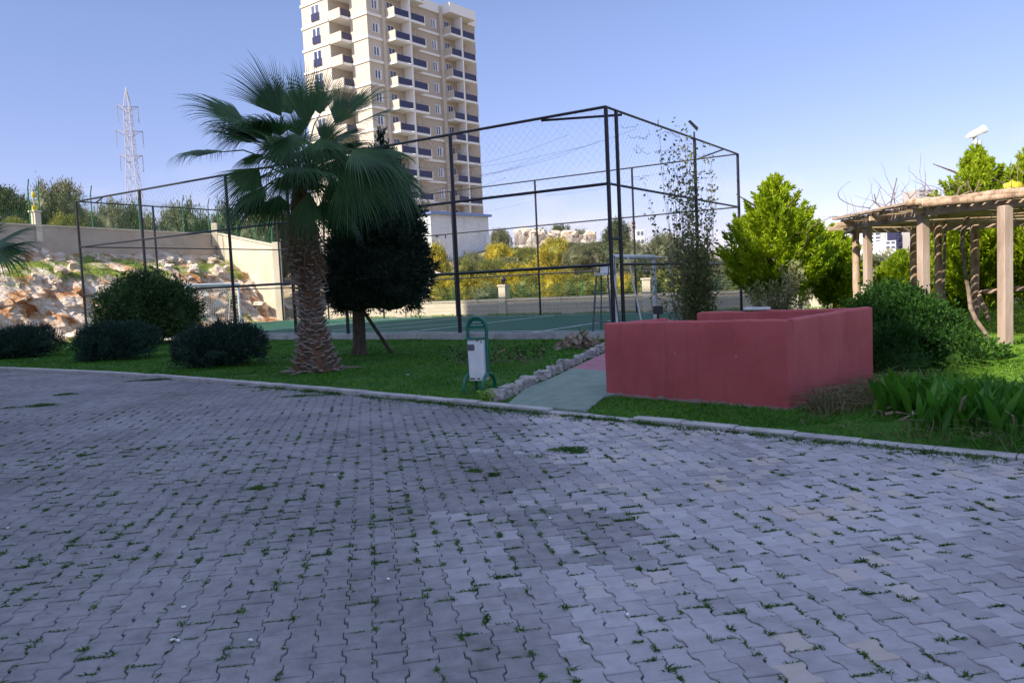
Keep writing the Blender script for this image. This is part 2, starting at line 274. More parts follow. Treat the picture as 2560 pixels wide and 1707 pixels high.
# ------------------------------------------------------------------ object helpers
def setp(o, label=None, cat=None, group=None, kind=None):
    for k, v in (('label', label), ('category', cat), ('group', group), ('kind', kind)):
        if v: o[k] = v
    return o
def thing(name, loc, label, cat, group=None, rz=0):
    o = bpy.data.objects.new(name, None); COL.objects.link(o); o.location = loc; o.rotation_euler = (0, 0, rz); o.empty_display_size = .2
    return setp(o, label, cat, group)
def origin_of(p):
    v = Vector((0, 0, 0))
    while p is not None: v = v + p.location; p = p.parent
    return v
def npmesh(name, V, F, mats, parent=None, fm=None, smooth=False, tint=None, local=False):
    """V (n,3); F list of (k,m) index arrays; fm list of material indices per array"""
    V = np.asarray(V, dtype=np.float64)
    if parent is not None and not local: V = V - np.array(origin_of(parent))
    me = bpy.data.meshes.new(name)
    me.vertices.add(len(V)); me.vertices.foreach_set('co', V.astype(np.float32).ravel())
    F = [np.asarray(f, dtype=np.int32) for f in F if len(f)]
    nl = sum(f.size for f in F); npoly = sum(len(f) for f in F)
    me.loops.add(nl); me.loops.foreach_set('vertex_index', np.concatenate([f.ravel() for f in F]))
    me.polygons.add(npoly)
    st = []; k = 0
    for f in F:
        st.append(k + np.arange(len(f)) * f.shape[1]); k += f.size
    me.polygons.foreach_set('loop_start', np.concatenate(st).astype(np.int32))
    if fm is not None:
        mi = np.concatenate([np.broadcast_to(np.asarray(a, dtype=np.int32), (len(f),)) for a, f in zip(fm, F)])
        me.polygons.foreach_set('material_index', mi.astype(np.int32))
    me.polygons.foreach_set('use_smooth', np.full(npoly, bool(smooth)))
    for m in (mats if isinstance(mats, (list, tuple)) else [mats]): me.materials.append(m)
    if tint is not None:
        a = me.attributes.new('tint', 'FLOAT_COLOR', 'POINT'); a.data.foreach_set('color', np.asarray(tint, dtype=np.float32).ravel())
    me.update(calc_edges=True); me.validate()
    if smooth and len(V) < 60000: me.set_sharp_from_angle(angle=R(45))
    o = bpy.data.objects.new(name, me); COL.objects.link(o); o.parent = parent
    return o
class MB:
    def __init__(s): s.v = []; s.f = {}; s.fmk = {}
    def face(s, idx, m=0):
        s.f.setdefault((len(idx), m), []).append(idx)
    def poly(s, pts, m=0):
        b = len(s.v); s.v += [tuple(p) for p in pts]; s.face(list(range(b, b + len(pts))), m)
    def hexa(s, p, m=0):   # 8 corners: bottom ring, top ring
        b = len(s.v); s.v += [tuple(q) for q in p]
        for q in ((3, 2, 1, 0), (4, 5, 6, 7), (0, 1, 5, 4), (1, 2, 6, 5), (2, 3, 7, 6), (3, 0, 4, 7)): s.face([b + i for i in q], m)
    def box(s, x0, x1, y0, y1, z0, z1, m=0):
        s.hexa([(x0, y0, z0), (x1, y0, z0), (x1, y1, z0), (x0, y1, z0), (x0, y0, z1), (x1, y0, z1), (x1, y1, z1), (x0, y1, z1)], m)
    def wall(s, a, b, t, za0, za1, zb0=None, zb1=None, m=0):   # upright slab from a to b (xy), thickness t centred
        zb0 = za0 if zb0 is None else zb0; zb1 = za1 if zb1 is None else zb1
        a = Vector((a[0], a[1], 0)); b = Vector((b[0], b[1], 0)); d = (b - a).normalized(); n = Vector((-d.y, d.x, 0)) * (t / 2)
        P = [a - n, b - n, b + n, a + n]; z0 = [za0, zb0, zb0, za0]; z1 = [za1, zb1, zb1, za1]
        s.hexa([(p.x, p.y, z) for p, z in zip(P, z0)] + [(p.x, p.y, z) for p, z in zip(P, z1)], m)
    def tube(s, pts, r, n=8, m=0, cap=True, flat=1.0):
        pts = [Vector(p) for p in pts]; k = len(pts)
        rr = list(r) if isinstance(r, (list, tuple)) else [r] * k
        b = len(s.v); up = None
        for i, p in enumerate(pts):
            t = (pts[min(i + 1, k - 1)] - pts[max(i - 1, 0)])
            t = t.normalized() if t.length > 1e-9 else Vector((0, 0, 1))
            if up is None: up = t.orthogonal().normalized()
            up = up - t * up.dot(t)
            up = up.normalized() if up.length > 1e-6 else t.orthogonal().normalized()
            w = t.cross(up)
            for j in range(n):
                a = 2 * math.pi * j / n
                s.v.append(tuple(p + (up * math.cos(a) + w * math.sin(a) * flat) * rr[i]))
        for i in range(k - 1):
            for j in range(n):
                s.face([b + i * n + j, b + i * n + (j + 1) % n, b + (i + 1) * n + (j + 1) % n, b + (i + 1) * n + j], m)
        if cap:
            s.face([b + j for j in range(n)][::-1], m); s.face([b + (k - 1) * n + j for j in range(n)], m)
    def blob(s, c, r, seed=0, rough=.25, sub=2, m=0, sq=1.0):
        bm = bmesh.new(); bmesh.ops.create_icosphere(bm, subdivisions=sub, radius=1)
        b = len(s.v); o = Vector((seed * 3.7, seed * 1.3, seed * 7.1))
        for v in bm.verts:
            q = v.co * (1 + rough * mnoise.noise(v.co * 1.6 + o) * 2)
            s.v.append((c[0] + q.x * r[0], c[1] + q.y * r[1], c[2] + q.z * r[2]))
        for f in bm.faces: s.face([b + v.index for v in f.verts], m)
        bm.free()
    def build(s, name, mats, parent=None, smooth=False, local=False, bevel=0):
        ks = sorted(s.f); o = npmesh(name, s.v, [s.f[k] for k in ks], mats, parent, [k[1] for k in ks], smooth, None, local)
        if bevel:
            bv = o.modifiers.new('soft', 'BEVEL'); bv.width = bevel; bv.segments = 2; bv.limit_method = 'ANGLE'
        return o
def copy_tree(o, parent=None):
    c = o.copy(); COL.objects.link(c); c.parent = parent
    for ch in o.children: copy_tree(ch, c)
    return c

# leaf clouds -------------------------------------------------------
def unit(a): return a / np.maximum(np.linalg.norm(a, axis=-1, keepdims=True), 1e-9)
def leaves_VF(P, D, L, W, bend=0.0):
    n = len(P); D = unit(D); S = unit(np.cross(D, rng.normal(size=(n, 3))))
    L = np.broadcast_to(L, (n,))[:, None]; W = np.broadcast_to(W, (n,))[:, None]
    mid = P + D * L * .45
    tip = P + D * L - np.array([0, 0, 1.0]) * bend * L
    V = np.stack([P, mid + S * W / 2, tip, mid - S * W / 2], 1).reshape(-1, 3)
    return V, np.arange(4 * n).reshape(n, 4)
def blades_VF(P, D, L, W, bend):
    """grass-like: three-point bent triangle strip"""
    n = len(P); D = unit(D); S = unit(np.cross(D, rng.normal(size=(n, 3)) + 1e-3))
    L = np.broadcast_to(L, (n,))[:, None]; W = np.broadcast_to(W, (n,))[:, None]
    side = unit(D * np.array([1, 1, 0]) + rng.normal(size=(n, 3)) * .3 * np.array([1, 1, 0]))
    mid = P + D * L * .55; tip = P + D * L * .9 + side * L * bend - np.array([0, 0, 1.]) * L * bend * .4
    V = np.stack([P - S * W / 2, P + S * W / 2, mid + S * W * .4, mid - S * W * .4, tip], 1).reshape(-1, 3)
    b = np.arange(n)[:, None] * 5
    return V, b + np.array([[0, 1, 2, 3]]), b + np.array([[3, 2, 4]])
def clump_cloud(lobes, n_clump, per, sig, out=.7, up=.25, lo=.86, rand=.6):
    """leaves in clumps over the surface of ellipsoid lobes [(c, r)]"""
    Ps, Ds = [], []
    vol = np.array([r[0] * r[1] + r[1] * r[2] + r[0] * r[2] for c, r in lobes]); vol = vol / vol.sum()
    for (c, r), w in zip(lobes, vol):
        m = max(3, int(n_clump * w)); d = unit(rng.normal(size=(m, 3))); d[:, 2] = np.where(d[:, 2] < -.75, -d[:, 2], d[:, 2])
        rad = rng.uniform(lo, 1.06, (m, 1)) * np.where(rng.uniform(size=(m, 1)) < .07, 1.09, 1); C = np.array(c) + d * np.array(r) * rad
        k = np.repeat(np.arange(m), per)
        off = rng.normal(size=(len(k), 3)) * sig
        N = unit(d[k] / np.array(r))
        Ps.append(C[k] + off); Ds.append(N * out + rng.normal(size=(len(k), 3)) * rand + np.array([0, 0, up]) + off / sig * .35)
    return np.concatenate(Ps), np.concatenate(Ds)
def plume_cloud(base, H, rad, n_pl, per, plen, tilt, wid, h0=.0, hp=1.0):
    """upswept sprays; rad(h) gives the crown radius at height fraction h"""
    h = h0 + (1 - h0) * rng.uniform(0, 1, n_pl) ** hp; az = rng.uniform(0, 2 * math.pi, n_pl)
    rr = np.array([rad(x) for x in h]) * rng.uniform(.72, 1.08, n_pl)
    outv = np.stack([np.cos(az), np.sin(az), np.zeros(n_pl)], 1)
    ti = tilt + rng.normal(size=n_pl) * .22 + (h ** 2) * .5
    D = unit(outv * np.cos(ti)[:, None] + np.array([0, 0, 1.]) * np.sin(ti)[:, None] + rng.normal(size=(n_pl, 3)) * .12)
    tip = np.array(base) + outv * rr[:, None] + np.stack([np.zeros(n_pl), np.zeros(n_pl), h * H], 1)
    pl = plen * rng.uniform(.7, 1.25, n_pl)
    k = np.repeat(np.arange(n_pl), per); t = rng.uniform(0, 1, len(k)) ** .8
    jit = rng.normal(size=(len(k), 3)) * (wid * (1.05 - t))[:, None]
    P = tip[k] - D[k] * (pl[k] * (1 - t))[:, None] + jit
    return P, D[k] + rng.normal(size=(len(k), 3)) * .38 + jit / wid * .3
def crown(name, P, D, L, W, mat, parent, core=None, bend=0):
    n = len(P); V, F = leaves_VF(P, D, rng.uniform(.7, 1.3, n) * L, rng.uniform(.7, 1.3, n) * W, bend)
    Fs = [F]
    if core:
        mb = MB()
        for i, (c, r) in enumerate(core): mb.blob(c, r, i + 1, .18, 3)
        Fs.append(np.array(mb.f[(3, 0)]) + len(V)); V = np.concatenate([V, np.array(mb.v)])
    return npmesh(name, V, Fs, mat, parent)
def limbs(mb, base, H, r, n, spread, seed=1, top=.8):
    rr = random.Random(seed); b = Vector(base)
    mb.tube([b, b + Vector((0, 0, H * .35)), b + Vector((rr.uniform(-.05, .05) * H, rr.uniform(-.05, .05) * H, H * top))], [r, r * .8, r * .25], 8)
    for i in range(n):
        a = rr.uniform(0, 6.28); h = rr.uniform(.15, top * .9) * H
        p = b + Vector((0, 0, h)); q = p + Vector((math.cos(a) * spread, math.sin(a) * spread, rr.uniform(.2, .8) * spread))
        mb.tube([p, (p + q) / 2 + Vector((0, 0, .05 * spread)), q], [r * .45, r * .3, r * .1], 5)

# ------------------------------------------------------------------ key plan points (world)
B = Vector((2.765, 21.51, 0)); TH = R(146.66); CL, CW = 26.13, 11.24
dA = Vector((math.cos(TH), math.sin(TH), 0)); dN = Vector((-dA.y, dA.x, 0)); dN = dN if dN.y > 0 else -dN
A = B + dA * CL; C = B + dN * CW; D = A + dN * CW
ZC = .19
def s_of(x, y): return (x - C.x) * dN.x + (y - C.y) * dN.y            # metres beyond the far side of the court
U0 = Vector((-24.3, 38.0, 0)); dU = Vector((.413, .911, 0)).normalized(); nU = Vector((-dU.y, dU.x, 0))
def q_of(x, y): return (x - U0.x) * nU.x + (y - U0.y) * nU.y          # metres behind the upper retaining wall
def u_of(x, y): return (x - U0.x) * dU.x + (y - U0.y) * dU.y
def sm(a, b, x): t = np.clip((x - a) / (b - a), 0, 1); return t * t * (3 - 2 * t)
kerb_px = [(0, 926), (149, 932), (298, 942), (476, 953), (544, 955), (707, 968), (789, 979), (925, 992), (1088, 1010), (1197, 1019), (1295, 1027), (1374, 1034), (1560, 1046), (1706, 1063), (1900, 1085), (2040, 1097), (2180, 1114), (2321, 1133), (2560, 1150)]
_k = [ground(x, y) for x, y in kerb_px]; _kx = np.array([p.x for p in _k]); _ky = np.array([p.y for p in _k])
_kp = np.polyfit(_kx, _ky, 4); _x0, _x1 = _kx.min(), _kx.max(); _dp = np.polyder(_kp)
def kerb_y(x):
    x = np.asarray(x, dtype=float); xc = np.clip(x, _x0, _x1)
    return np.polyval(_kp, xc) + np.polyval(_dp, xc) * (x - xc)
def H(x, y):
    """outer terrain"""
    x = np.asarray(x, dtype=float); y = np.asarray(y, dtype=float)
    s = s_of(x, y); q = q_of(x, y)
    slope = .19 - .155 * sm(4, 16, x)
    z = .55 * sm(1.2, 2.0, s) + slope * np.clip(s - 2, 0, 21) + .012 * np.clip(s - 28, 0, 1500) + .05 * np.clip(s - 60, 0, 220) * sm(-10, -70, x)
    zl = 4.3 * sm(-3.0, 0.2, q) * sm(18, 13, u_of(x, y)) + .10 * np.clip(q, 0, 60)
    z = np.maximum(z, zl)
    return np.where((s < 1.25) & (q < -3.2), -.25, z - .0)
def Hs(x, y): return float(H(x, y))

# ================================================================== SETTING
def grid_mesh(name, xs, ys, zf, mat, tint=None):
    X, Y = np.meshgrid(xs, ys); Z = zf(X, Y); nx = len(xs)
    i = np.arange(len(ys) - 1)[:, None] * nx + np.arange(nx - 1)[None]
    F = np.stack([i, i + 1, i + 1 + nx, i + nx], -1).reshape(-1, 4)
    return npmesh(name, np.stack([X, Y, Z], -1).reshape(-1, 3), [F], mat, smooth=True, tint=tint)
gx = np.concatenate([-np.geomspace(900, 62, 14), np.arange(-60, 60.1, 1.5), np.geomspace(62, 900, 14)])
gy = np.concatenate([np.array([-300, -120, -60, -30]), np.arange(-10, 130.1, 1.5), np.geomspace(134, 2500, 16)])
def Hrough(X, Y): return H(X, Y) + np.where(s_of(X, Y) > 3, .14 * np.sin(X * .55) * np.sin(Y * .48 + X * .2), 0)
setp(grid_mesh('ground', gx, gy, Hrough, M['earth']), kind='structure')

# --- paving: every paver a bone-shaped block with a bevelled rim, in one sheet
PW, PL, PA = .133, .176, R(10)
ca, sa = math.cos(PA), math.sin(PA)
def to_pav(x, y): return x * ca + y * sa, -x * sa + y * ca
def from_pav(a, b): return a * ca - b * sa, a * sa + b * ca
ii, jj = np.meshgrid(np.arange(-200, 140), np.arange(-16, 170), indexing='ij'); ii = ii.ravel(); jj = jj.ravel()
pa = ii * PW; pb = (jj + .5 * (ii % 2)) * PL + np.interp(ii, np.arange(-200, 140), np.cumsum(np.random.default_rng(3).normal(size=340)) * .004) + .012 * np.sin(ii * 1.7 + jj * .13)
px_, py_ = from_pav(pa, pb)
keep = (py_ > 1.2) & (py_ < kerb_y(px_) - .05) & (np.abs(px_ - .0) < py_ * .66 + 2.2)
ii, jj, pa, pb, px_, py_ = (a[keep] for a in (ii, jj, pa, pb, px_, py_)); NP = len(ii)
def bone(inset):
    d, t = .0095, .012; w = PW / 2 - inset; e = PL / 2 - inset
    ys = [-e, -(PL / 4 + t), -(PL / 4 - t), (PL / 4 - t), (PL / 4 + t), e]
    xs = [w + d, w + d, w - d, w - d, w + d, w + d]
    return np.array([(x, y) for x, y in zip(xs, ys)] + [(-x, y) for x, y in zip(xs[::-1], ys[::-1])])
top_, mid_, bot_ = bone(.0042), bone(.0016), bone(.0016)
def h2(i, j, k): return np.modf(np.abs(np.sin(i * 12.9898 + j * 78.233 + k * 37.719)) * 43758.5453)[0]
tilt = rng.normal(size=(NP, 2)) * .016; hh = rng.normal(size=NP) * .0024
V = []
for ring, z in ((top_, 0.0), (mid_, -.0045), (bot_, -.035)):
    rot = rng.normal(size=NP) * 0 if False else None
    la = pa[:, None] + ring[None, :, 0]; lb = pb[:, None] + ring[None, :, 1]
    wx, wy = from_pav(la, lb)
    V.append(np.stack([wx, wy, z + hh[:, None] + tilt[:, :1] * ring[None, :, 0] + tilt[:, 1:] * ring[None, :, 1]], -1))
V = np.stack(V, 1)                                      # NP,3,12,3
o_ = np.arange(NP)[:, None] * 36
tq = np.array([[11, 0, 1, 10], [10, 1, 2, 9], [9, 2, 3, 8], [8, 3, 4, 7], [7, 4, 5, 6]])
sq_ = np.array([[k, (k + 1) % 12] for k in range(12)])
ringq = lambda a, b: np.stack([b + sq_[:, 0], b + sq_[:, 1], a + sq_[:, 1], a + sq_[:, 0]], 1)
loc = np.concatenate([tq, ringq(0, 12), ringq(12, 24)])
F = (o_[:, :, None] + loc[None]).reshape(-1, 4)
# worn pale pavers on the right, greyer ones on the left, laid in patches
def fnoise(x, y, k, sc): return np.array([mnoise.noise(Vector((a * sc, b * sc, k))) for a, b in zip(x, y)])
n1 = fnoise(px_, py_, 3.3, .55); n2 = fnoise(px_, py_, 9.1, 1.4); n3 = fnoise(px_, py_, 21.0, .22)
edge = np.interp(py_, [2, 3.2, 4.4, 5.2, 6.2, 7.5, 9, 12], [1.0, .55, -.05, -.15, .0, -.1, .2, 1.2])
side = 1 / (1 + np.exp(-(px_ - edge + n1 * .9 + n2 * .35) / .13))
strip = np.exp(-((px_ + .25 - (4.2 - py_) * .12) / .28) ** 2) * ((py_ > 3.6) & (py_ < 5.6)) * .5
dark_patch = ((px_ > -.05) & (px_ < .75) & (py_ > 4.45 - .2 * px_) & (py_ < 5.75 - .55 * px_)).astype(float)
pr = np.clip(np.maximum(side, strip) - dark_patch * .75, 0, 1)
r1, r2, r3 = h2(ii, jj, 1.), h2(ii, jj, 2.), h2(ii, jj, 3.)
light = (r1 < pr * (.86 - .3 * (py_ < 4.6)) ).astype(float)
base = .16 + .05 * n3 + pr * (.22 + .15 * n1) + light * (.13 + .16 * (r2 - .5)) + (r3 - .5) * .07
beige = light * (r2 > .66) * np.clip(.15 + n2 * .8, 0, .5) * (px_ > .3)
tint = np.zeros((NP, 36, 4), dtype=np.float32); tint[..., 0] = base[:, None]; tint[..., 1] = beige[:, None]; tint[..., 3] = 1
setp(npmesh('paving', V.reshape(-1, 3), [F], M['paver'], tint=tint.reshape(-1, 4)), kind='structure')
mb = MB(); mb.poly([(-40, -30, -.014), (40, -30, -.014), (40, 1.25, -.014), (-40, 1.25, -.014)])
xs = np.linspace(-40, 20, 61); ys = kerb_y(xs)
for a in range(60): mb.poly([(xs[a], 1.25, -.014), (xs[a + 1], 1.25, -.014), (xs[a + 1], ys[a + 1] + .05, -.014), (xs[a], ys[a] + .05, -.014)])
setp(mb.build('paving_bed', M['joint']), kind='structure')

# --- kerb of separate stones following the curve
mb = MB(); x = -30.0; kr = random.Random(3)
def kpt(x, off): d = float(np.polyval(_dp, min(max(x, _x0), _x1))); n = Vector((-d, 1, 0)).normalized(); return Vector((x, float(kerb_y(x)), 0)) + n * off
KSTONES = []
while x < 9:
    d = float(np.polyval(_dp, min(max(x, _x0), _x1))); ln = .62 / math.sqrt(1 + d * d); x2 = x + ln - .008
    zt = float(np.interp(x, [-8, 0, 4], [.08, .06, .026])) + kr.uniform(-.006, .005); zt2 = zt + kr.uniform(-.005, .005); j = kr.uniform(-.008, .008)
    if 0.05 < x < 1.15 : zt -= .03; zt2 -= .03                 # dropped where the path meets the paving
    P = [kpt(x, j), kpt(x2, j), kpt(x2, .135), kpt(x, .135)]; zz = [zt, zt2, zt2, zt]
    Q = [kpt(x, j + .02), kpt(x2, j + .02), kpt(x2, .125), kpt(x, .125)]
    b = len(mb.v)
    mb.v += [(p.x, p.y, -.06) for p in P] + [(p.x, p.y, z - .014) for p, z in zip(P, zz)] + [(p.x, p.y, z) for p, z in zip(Q, zz)]
    for k in range(4):
        k2 = (k + 1) % 4
        mb.face([b + k, b + k2, b + 4 + k2, b + 4 + k]); mb.face([b + 4 + k, b + 4 + k2, b + 8 + k2, b + 8 + k])
    mb.face([b + 8, b + 9, b + 10, b + 11]); x = x2 + .008
setp(mb.build('kerb', M['kerb']), kind='structure')

# --- lawn sheet from the kerb back to the boundary
lx = np.linspace(-45, 32, 155); lt = np.concatenate([np.linspace(0, .4, 30), np.linspace(.42, 1, 25)])
X = np.repeat(lx[None], len(lt), 0); Y = kerb_y(lx)[None] + .10 + lt[:, None] ** 1.3 * 45
def lawn_z(x, y):
    k = y - kerb_y(x)
    z = .045 - .025 * sm(1, 6, k) + .05 * sm(3.5, 8, x) * sm(3, 8, k) + .01 * np.sin(x * 1.3) * np.sin(y * 1.1)
    return np.where((s_of(x, y) > 1.6) | (q_of(x, y) > -4.2), -.4, z)
i = np.arange(len(lt) - 1)[:, None] * len(lx) + np.arange(len(lx) - 1)[None]
F = np.stack([i, i + 1, i + 1 + len(lx), i + len(lx)], -1).reshape(-1, 4)
ZZ = lawn_z(X, Y); ZZ[0] = -.05
setp(npmesh('lawn', np.stack([X, Y, ZZ], -1).reshape(-1, 3), [F], M['lawn'], smooth=True), kind='structure')
def LZ(x, y): return float(lawn_z(np.array(float(x)), np.array(float(y))))

# --- path of painted concrete: pale green then pink
pl = [ground(1232, 1003, .075), ground(1312, 970, .075), ground(1395, 936, .075), ground(1428, 919, .075), ground(1470, 900, .075), ground(1530, 872, .075), Vector((2.6, 20.5, .075))]
pr_ = [kpt(.79, .10), ground(1512, 988, .075), Vector((2.0, 11.2, .075)), Vector((2.3, 12.6, .075)), Vector((2.6, 14.0, .075)), Vector((3.0, 16.0, .075)), Vector((4.3, 20.5, .075))]
for k, (nm, mt, r0, r1_) in enumerate((('path', 'path_green', 0, 3), ('pink_path', 'path_pink', 3, 6))):
    mb = MB()
    for i in range(r0, r1_):
        for t in range(6):
            f = lambda row, u: (tuple(kpt(-.16 + .95 * u, .10).to_2d()) + (.058,)) if row == 0 else tuple(Vector((pl[row].x, pl[row].y, .066)) * (1 - u) + Vector((pr_[row].x, pr_[row].y, .066)) * u)
            mb.poly([f(i, t / 6), f(i, (t + 1) / 6), f(i + 1, (t + 1) / 6), f(i + 1, t / 6)])
        for u in (0, 1):
            a_, b_ = f(i, u), f(i + 1, u); mb.poly([a_, b_, (b_[0], b_[1], -.06), (a_[0], a_[1], -.06)])
    for t in range(6):
        if r0 == 0: a_, b_ = f(0, t / 6), f(0, (t + 1) / 6); mb.poly([a_, b_, (b_[0], b_[1], -.06), (a_[0], a_[1], -.06)])
    setp(mb.build(nm, M[mt]), kind='structure')

# --- sports court: slab with kerb edge and painted lines
def cp(a, n, z): p = B + dA * a + dN * n; return (p.x, p.y, z)      # court coordinates: along AB, across to CD
mb = MB(); mb.hexa([cp(-.05, .06, -.1), cp(-.05, CW + .6, -.1), cp(CL + .1, CW + .6, -.1), cp(CL + .1, .06, -.1)] + [cp(-.05, .06, ZC), cp(-.05, CW + .6, ZC), cp(CL + .1, CW + .6, ZC), cp(CL + .1, .06, ZC)])
setp(mb.build('court', M['court']), kind='structure')
mb = MB(); a = -1.2
while a < CL + .2:
    b_ = a + .98; mb.hexa([cp(a, -.16, -.1), cp(a, .05, -.1), cp(b_, .05, -.1), cp(b_, -.16, -.1)] + [cp(a, -.15, ZC + .02), cp(a, .045, ZC + .02), cp(b_, .045, ZC + .02), cp(b_, -.15, ZC + .02)]); a += 1.0
setp(mb.build('court_kerb', M['kerb']), kind='structure')
mb = MB(); ZL = ZC + .005
def line(a0, n0, a1, n1, w=.06, dz=0):
    p, q = Vector(cp(a0, n0, ZL + dz)), Vector(cp(a1, n1, ZL + dz)); d = (q - p).normalized(); s = Vector((-d.y, d.x, 0)) * w
    mb.poly([p - s, q - s, q + s, p + s])
def line_px(p0, p1, w=.05, dz=0):
    p, q = ground(*p0, ZL + dz), ground(*p1, ZL + dz); d = (q - p).normalized(); s = Vector((-d.y, d.x, 0)) * w
    mb.poly([p - s, q - s, q + s, p + s])
line(.6, .75, CL - .6, .75); line(.6, CW - .5, CL - .6, CW - .5, .06); line(.6, .69, .6, CW - .44, .06, .002); line(CL - .6, .69, CL - .6, CW - .44, .06, .002)
line(8.0, .8, 8.0, CW - .5, .05, .004); line(17, .8, 17, CW - .5, .05, .004); line(12.6, .8, 12.6, CW - .5, .05, .004)
line_px((1330, 831), (1545, 799), .05, .006); line_px((930, 825), (1175, 806), .05, .006)
setp(mb.build('court_markings', M['court_line']), kind='structure')

# --- rocky bank on the left, below the retaining wall
us = np.linspace(-26, 19, 190); qs = np.concatenate([np.linspace(1.0, -1.2, 14), np.linspace(-1.35, -5.2, 52), np.linspace(-5.35, -8.2, 14)])
V = []; T = []
for qv in qs:
    for u in us:
        p = U0 + dU * u + nU * qv
        fade = float(sm(18.5, 13.5, u))
        z = float(np.interp(qv, [-8.2, -6.4, -5.3, -4.4, -3.1, -2.4, -1.0, 0, 1], [-.15, .0, .35, 1.6, 3.0, 3.35, 3.8, 4.35, 4.5]))
        st = float(np.interp(qv, [-7, -5.6, -4.2, -3, -1.5, 0, .6], [.1, .5, .9, .6, .4, .25, .0]))
        nn = mnoise.fractal(Vector((p.x * .7, p.y * .7, z * .7)), .9, 2.1, 5); n2_ = mnoise.noise(Vector((p.x * 1.9, p.y * 1.9, 4)))
        cell = abs(mnoise.noise(Vector((p.x * .9 + 5, p.y * .9, 8)))) 
        z = z * fade + st * (nn * .35 + n2_ * .2 - cell * .4 + .15) * (.4 + .6 * fade)
        vd, vp = mnoise.voronoi(Vector((p.x * .9 + nn * .5, p.y * .9, z * 1.1))); vd2, _ = mnoise.voronoi(Vector((p.x * 2.3, p.y * 2.3 + nn, z * 2.5)))
        crk = st * (.75 * min(vd[1] - vd[0], .5) + .30 * min(vd2[1] - vd2[0], .5)); z += crk * .35 - st * .12
        o = -crk * .9 + st * .5 * mnoise.noise(Vector((p.x * 1.1, p.y * 1.1, 3 + z * .9))) + st * .4 * mnoise.noise(Vector((u * 3., z * 2.2, 1)))
        p = p - nU * o
        V.append((p.x, p.y, z))
        gz = mnoise.noise(Vector((p.x * .8, p.y * .8, 11))) + .6 * mnoise.noise(Vector((p.x * 2.5, p.y * 2.5, 5)))
        g = float(np.interp(qv, [-6.5, -5.6, -3.6, -2.9, -1.6, -.9, -.3], [.9, .1, -.3, .62, .62, .30, .0])) + gz * .9
        T.append((1 if g > .55 else (g - .3) / .25 if g > .3 else 0,) * 3 + (1,))
nu = len(us); i = np.arange(len(qs) - 1)[:, None] * nu + np.arange(nu - 1)[None]
F = np.stack([i, i + nu, i + 1 + nu, i + 1], -1).reshape(-1, 4)
setp(npmesh('rocky_bank', V, [F], M['bank'], tint=T), kind='structure')
BV = np.array(V)
def bank_z(x, y): k = np.argmin((BV[:, 0] - x) ** 2 + (BV[:, 1] - y) ** 2); return BV[k, 2]
mb = MB(); rr = random.Random(12)
for k in range(120):
    u = rr.uniform(-16, 16); qv = rr.choice([rr.uniform(-6.2, -2.8), rr.uniform(-3.2, .1), rr.uniform(-1.2, -.1)])
    p = U0 + dU * u + nU * qv; r = rr.choice([.08, .1, .14, .2, .3]) * rr.uniform(.8, 1.3)
    if u > 13.5: r *= .7
    mb.blob((p.x, p.y, bank_z(p.x, p.y) + r * .2), (r * rr.uniform(.8, 1.5), r * rr.uniform(.8, 1.4), r * rr.uniform(.6, 1)), k * .77, .38, 2)
setp(mb.build('rocks', M['limestone']), kind='stuff')
# pale limestone outcrop behind the boundary wall
mb = MB()
for k, (px, py, yy, r) in enumerate([(1082, 712, 44.5, 1.0), (1066, 738, 43.6, .8), (1345, 742, 40.5, .32), (1060, 695, 45.5, .9)]):
    p = at(px, py, yy); mb.blob(p, (r, r * .9, r * .75), k + 40, .3, 3)
setp(mb.build('limestone_outcrop', M['limestone']), kind='structure')

# ================================================================== SPORTS CAGE
Z3, Z2, Z1 = 2.02, 4.17, 6.18
cage = thing('sports_cage', (B.x, B.y, 0), 'tall black steel sports cage with chain-link mesh round the green court', 'cage')
def post(p, z0, z1, r, m='black_metal', par=cage, nm='post'):
    mb = MB(); mb.tube([(p[0], p[1], z0), (p[0], p[1], z1)], r, 10); return mb.build(nm, M[m], par, True)
def rail(p, q, r, m='black_metal', par=cage, nm='rail'):
    mb = MB(); mb.tube([p, q], r, 8); return mb.build(nm, M[m], par, True)
Pab = [0, 5.1, 10.1, 15.1, 17.7, 21.6, CL]
def ab_hit(px):      # distance along AB under a photo column
    r = ray(px, 820); k = r.x / r.y
    return (B.x - k * B.y) / (k * dA.y - dA.x)
Pab = [0, ab_hit(1150), ab_hit(870), ab_hit(740), ab_hit(590), ab_hit(375), CL]
for a in Pab: p = cp(a, 0, 0); post(p, 0, Z1, .058)
NBC = [.62, 6.6, CW]
for n in NBC: p = cp(0, n, 0); post(p, 0, Z1, .055)
for a in (4.4, 9.1, 13.8, 18.5, 22.5, CL): p = cp(a, CW, 0); post(p, 0, Z1, .045)
for n in (3.7, 8.0): p = cp(CL, n, 0); post(p, 0, Z1, .05)
for z, r in ((Z1, .042), (Z2, .042), (Z3, .045)):
    rail(cp(0, 0, z), cp(CL, 0, z), r); rail(cp(0, CW, z), cp(CL, CW, z), .03); rail(cp(CL, 0, z), cp(CL, CW, z), .03)
    rail(cp(0, 0 if z > 3 else .62, z), cp(0, CW, z), .035)
rail(cp(0, 0, 2.72), cp(0, .62, 2.72), .04)                       # lintel over the gate gap
rail(cp(2.0, 0, Z1 - .06), cp(0, 1.0, Z1 - .06), .035, nm='brace'); rail(cp(CL - 2.2, 0, Z1), cp(CL, .9, Z1), .03, nm='brace')
rail(cp(0, CW - 1.6, Z1), cp(1.6, CW, Z1), .03, nm='brace')
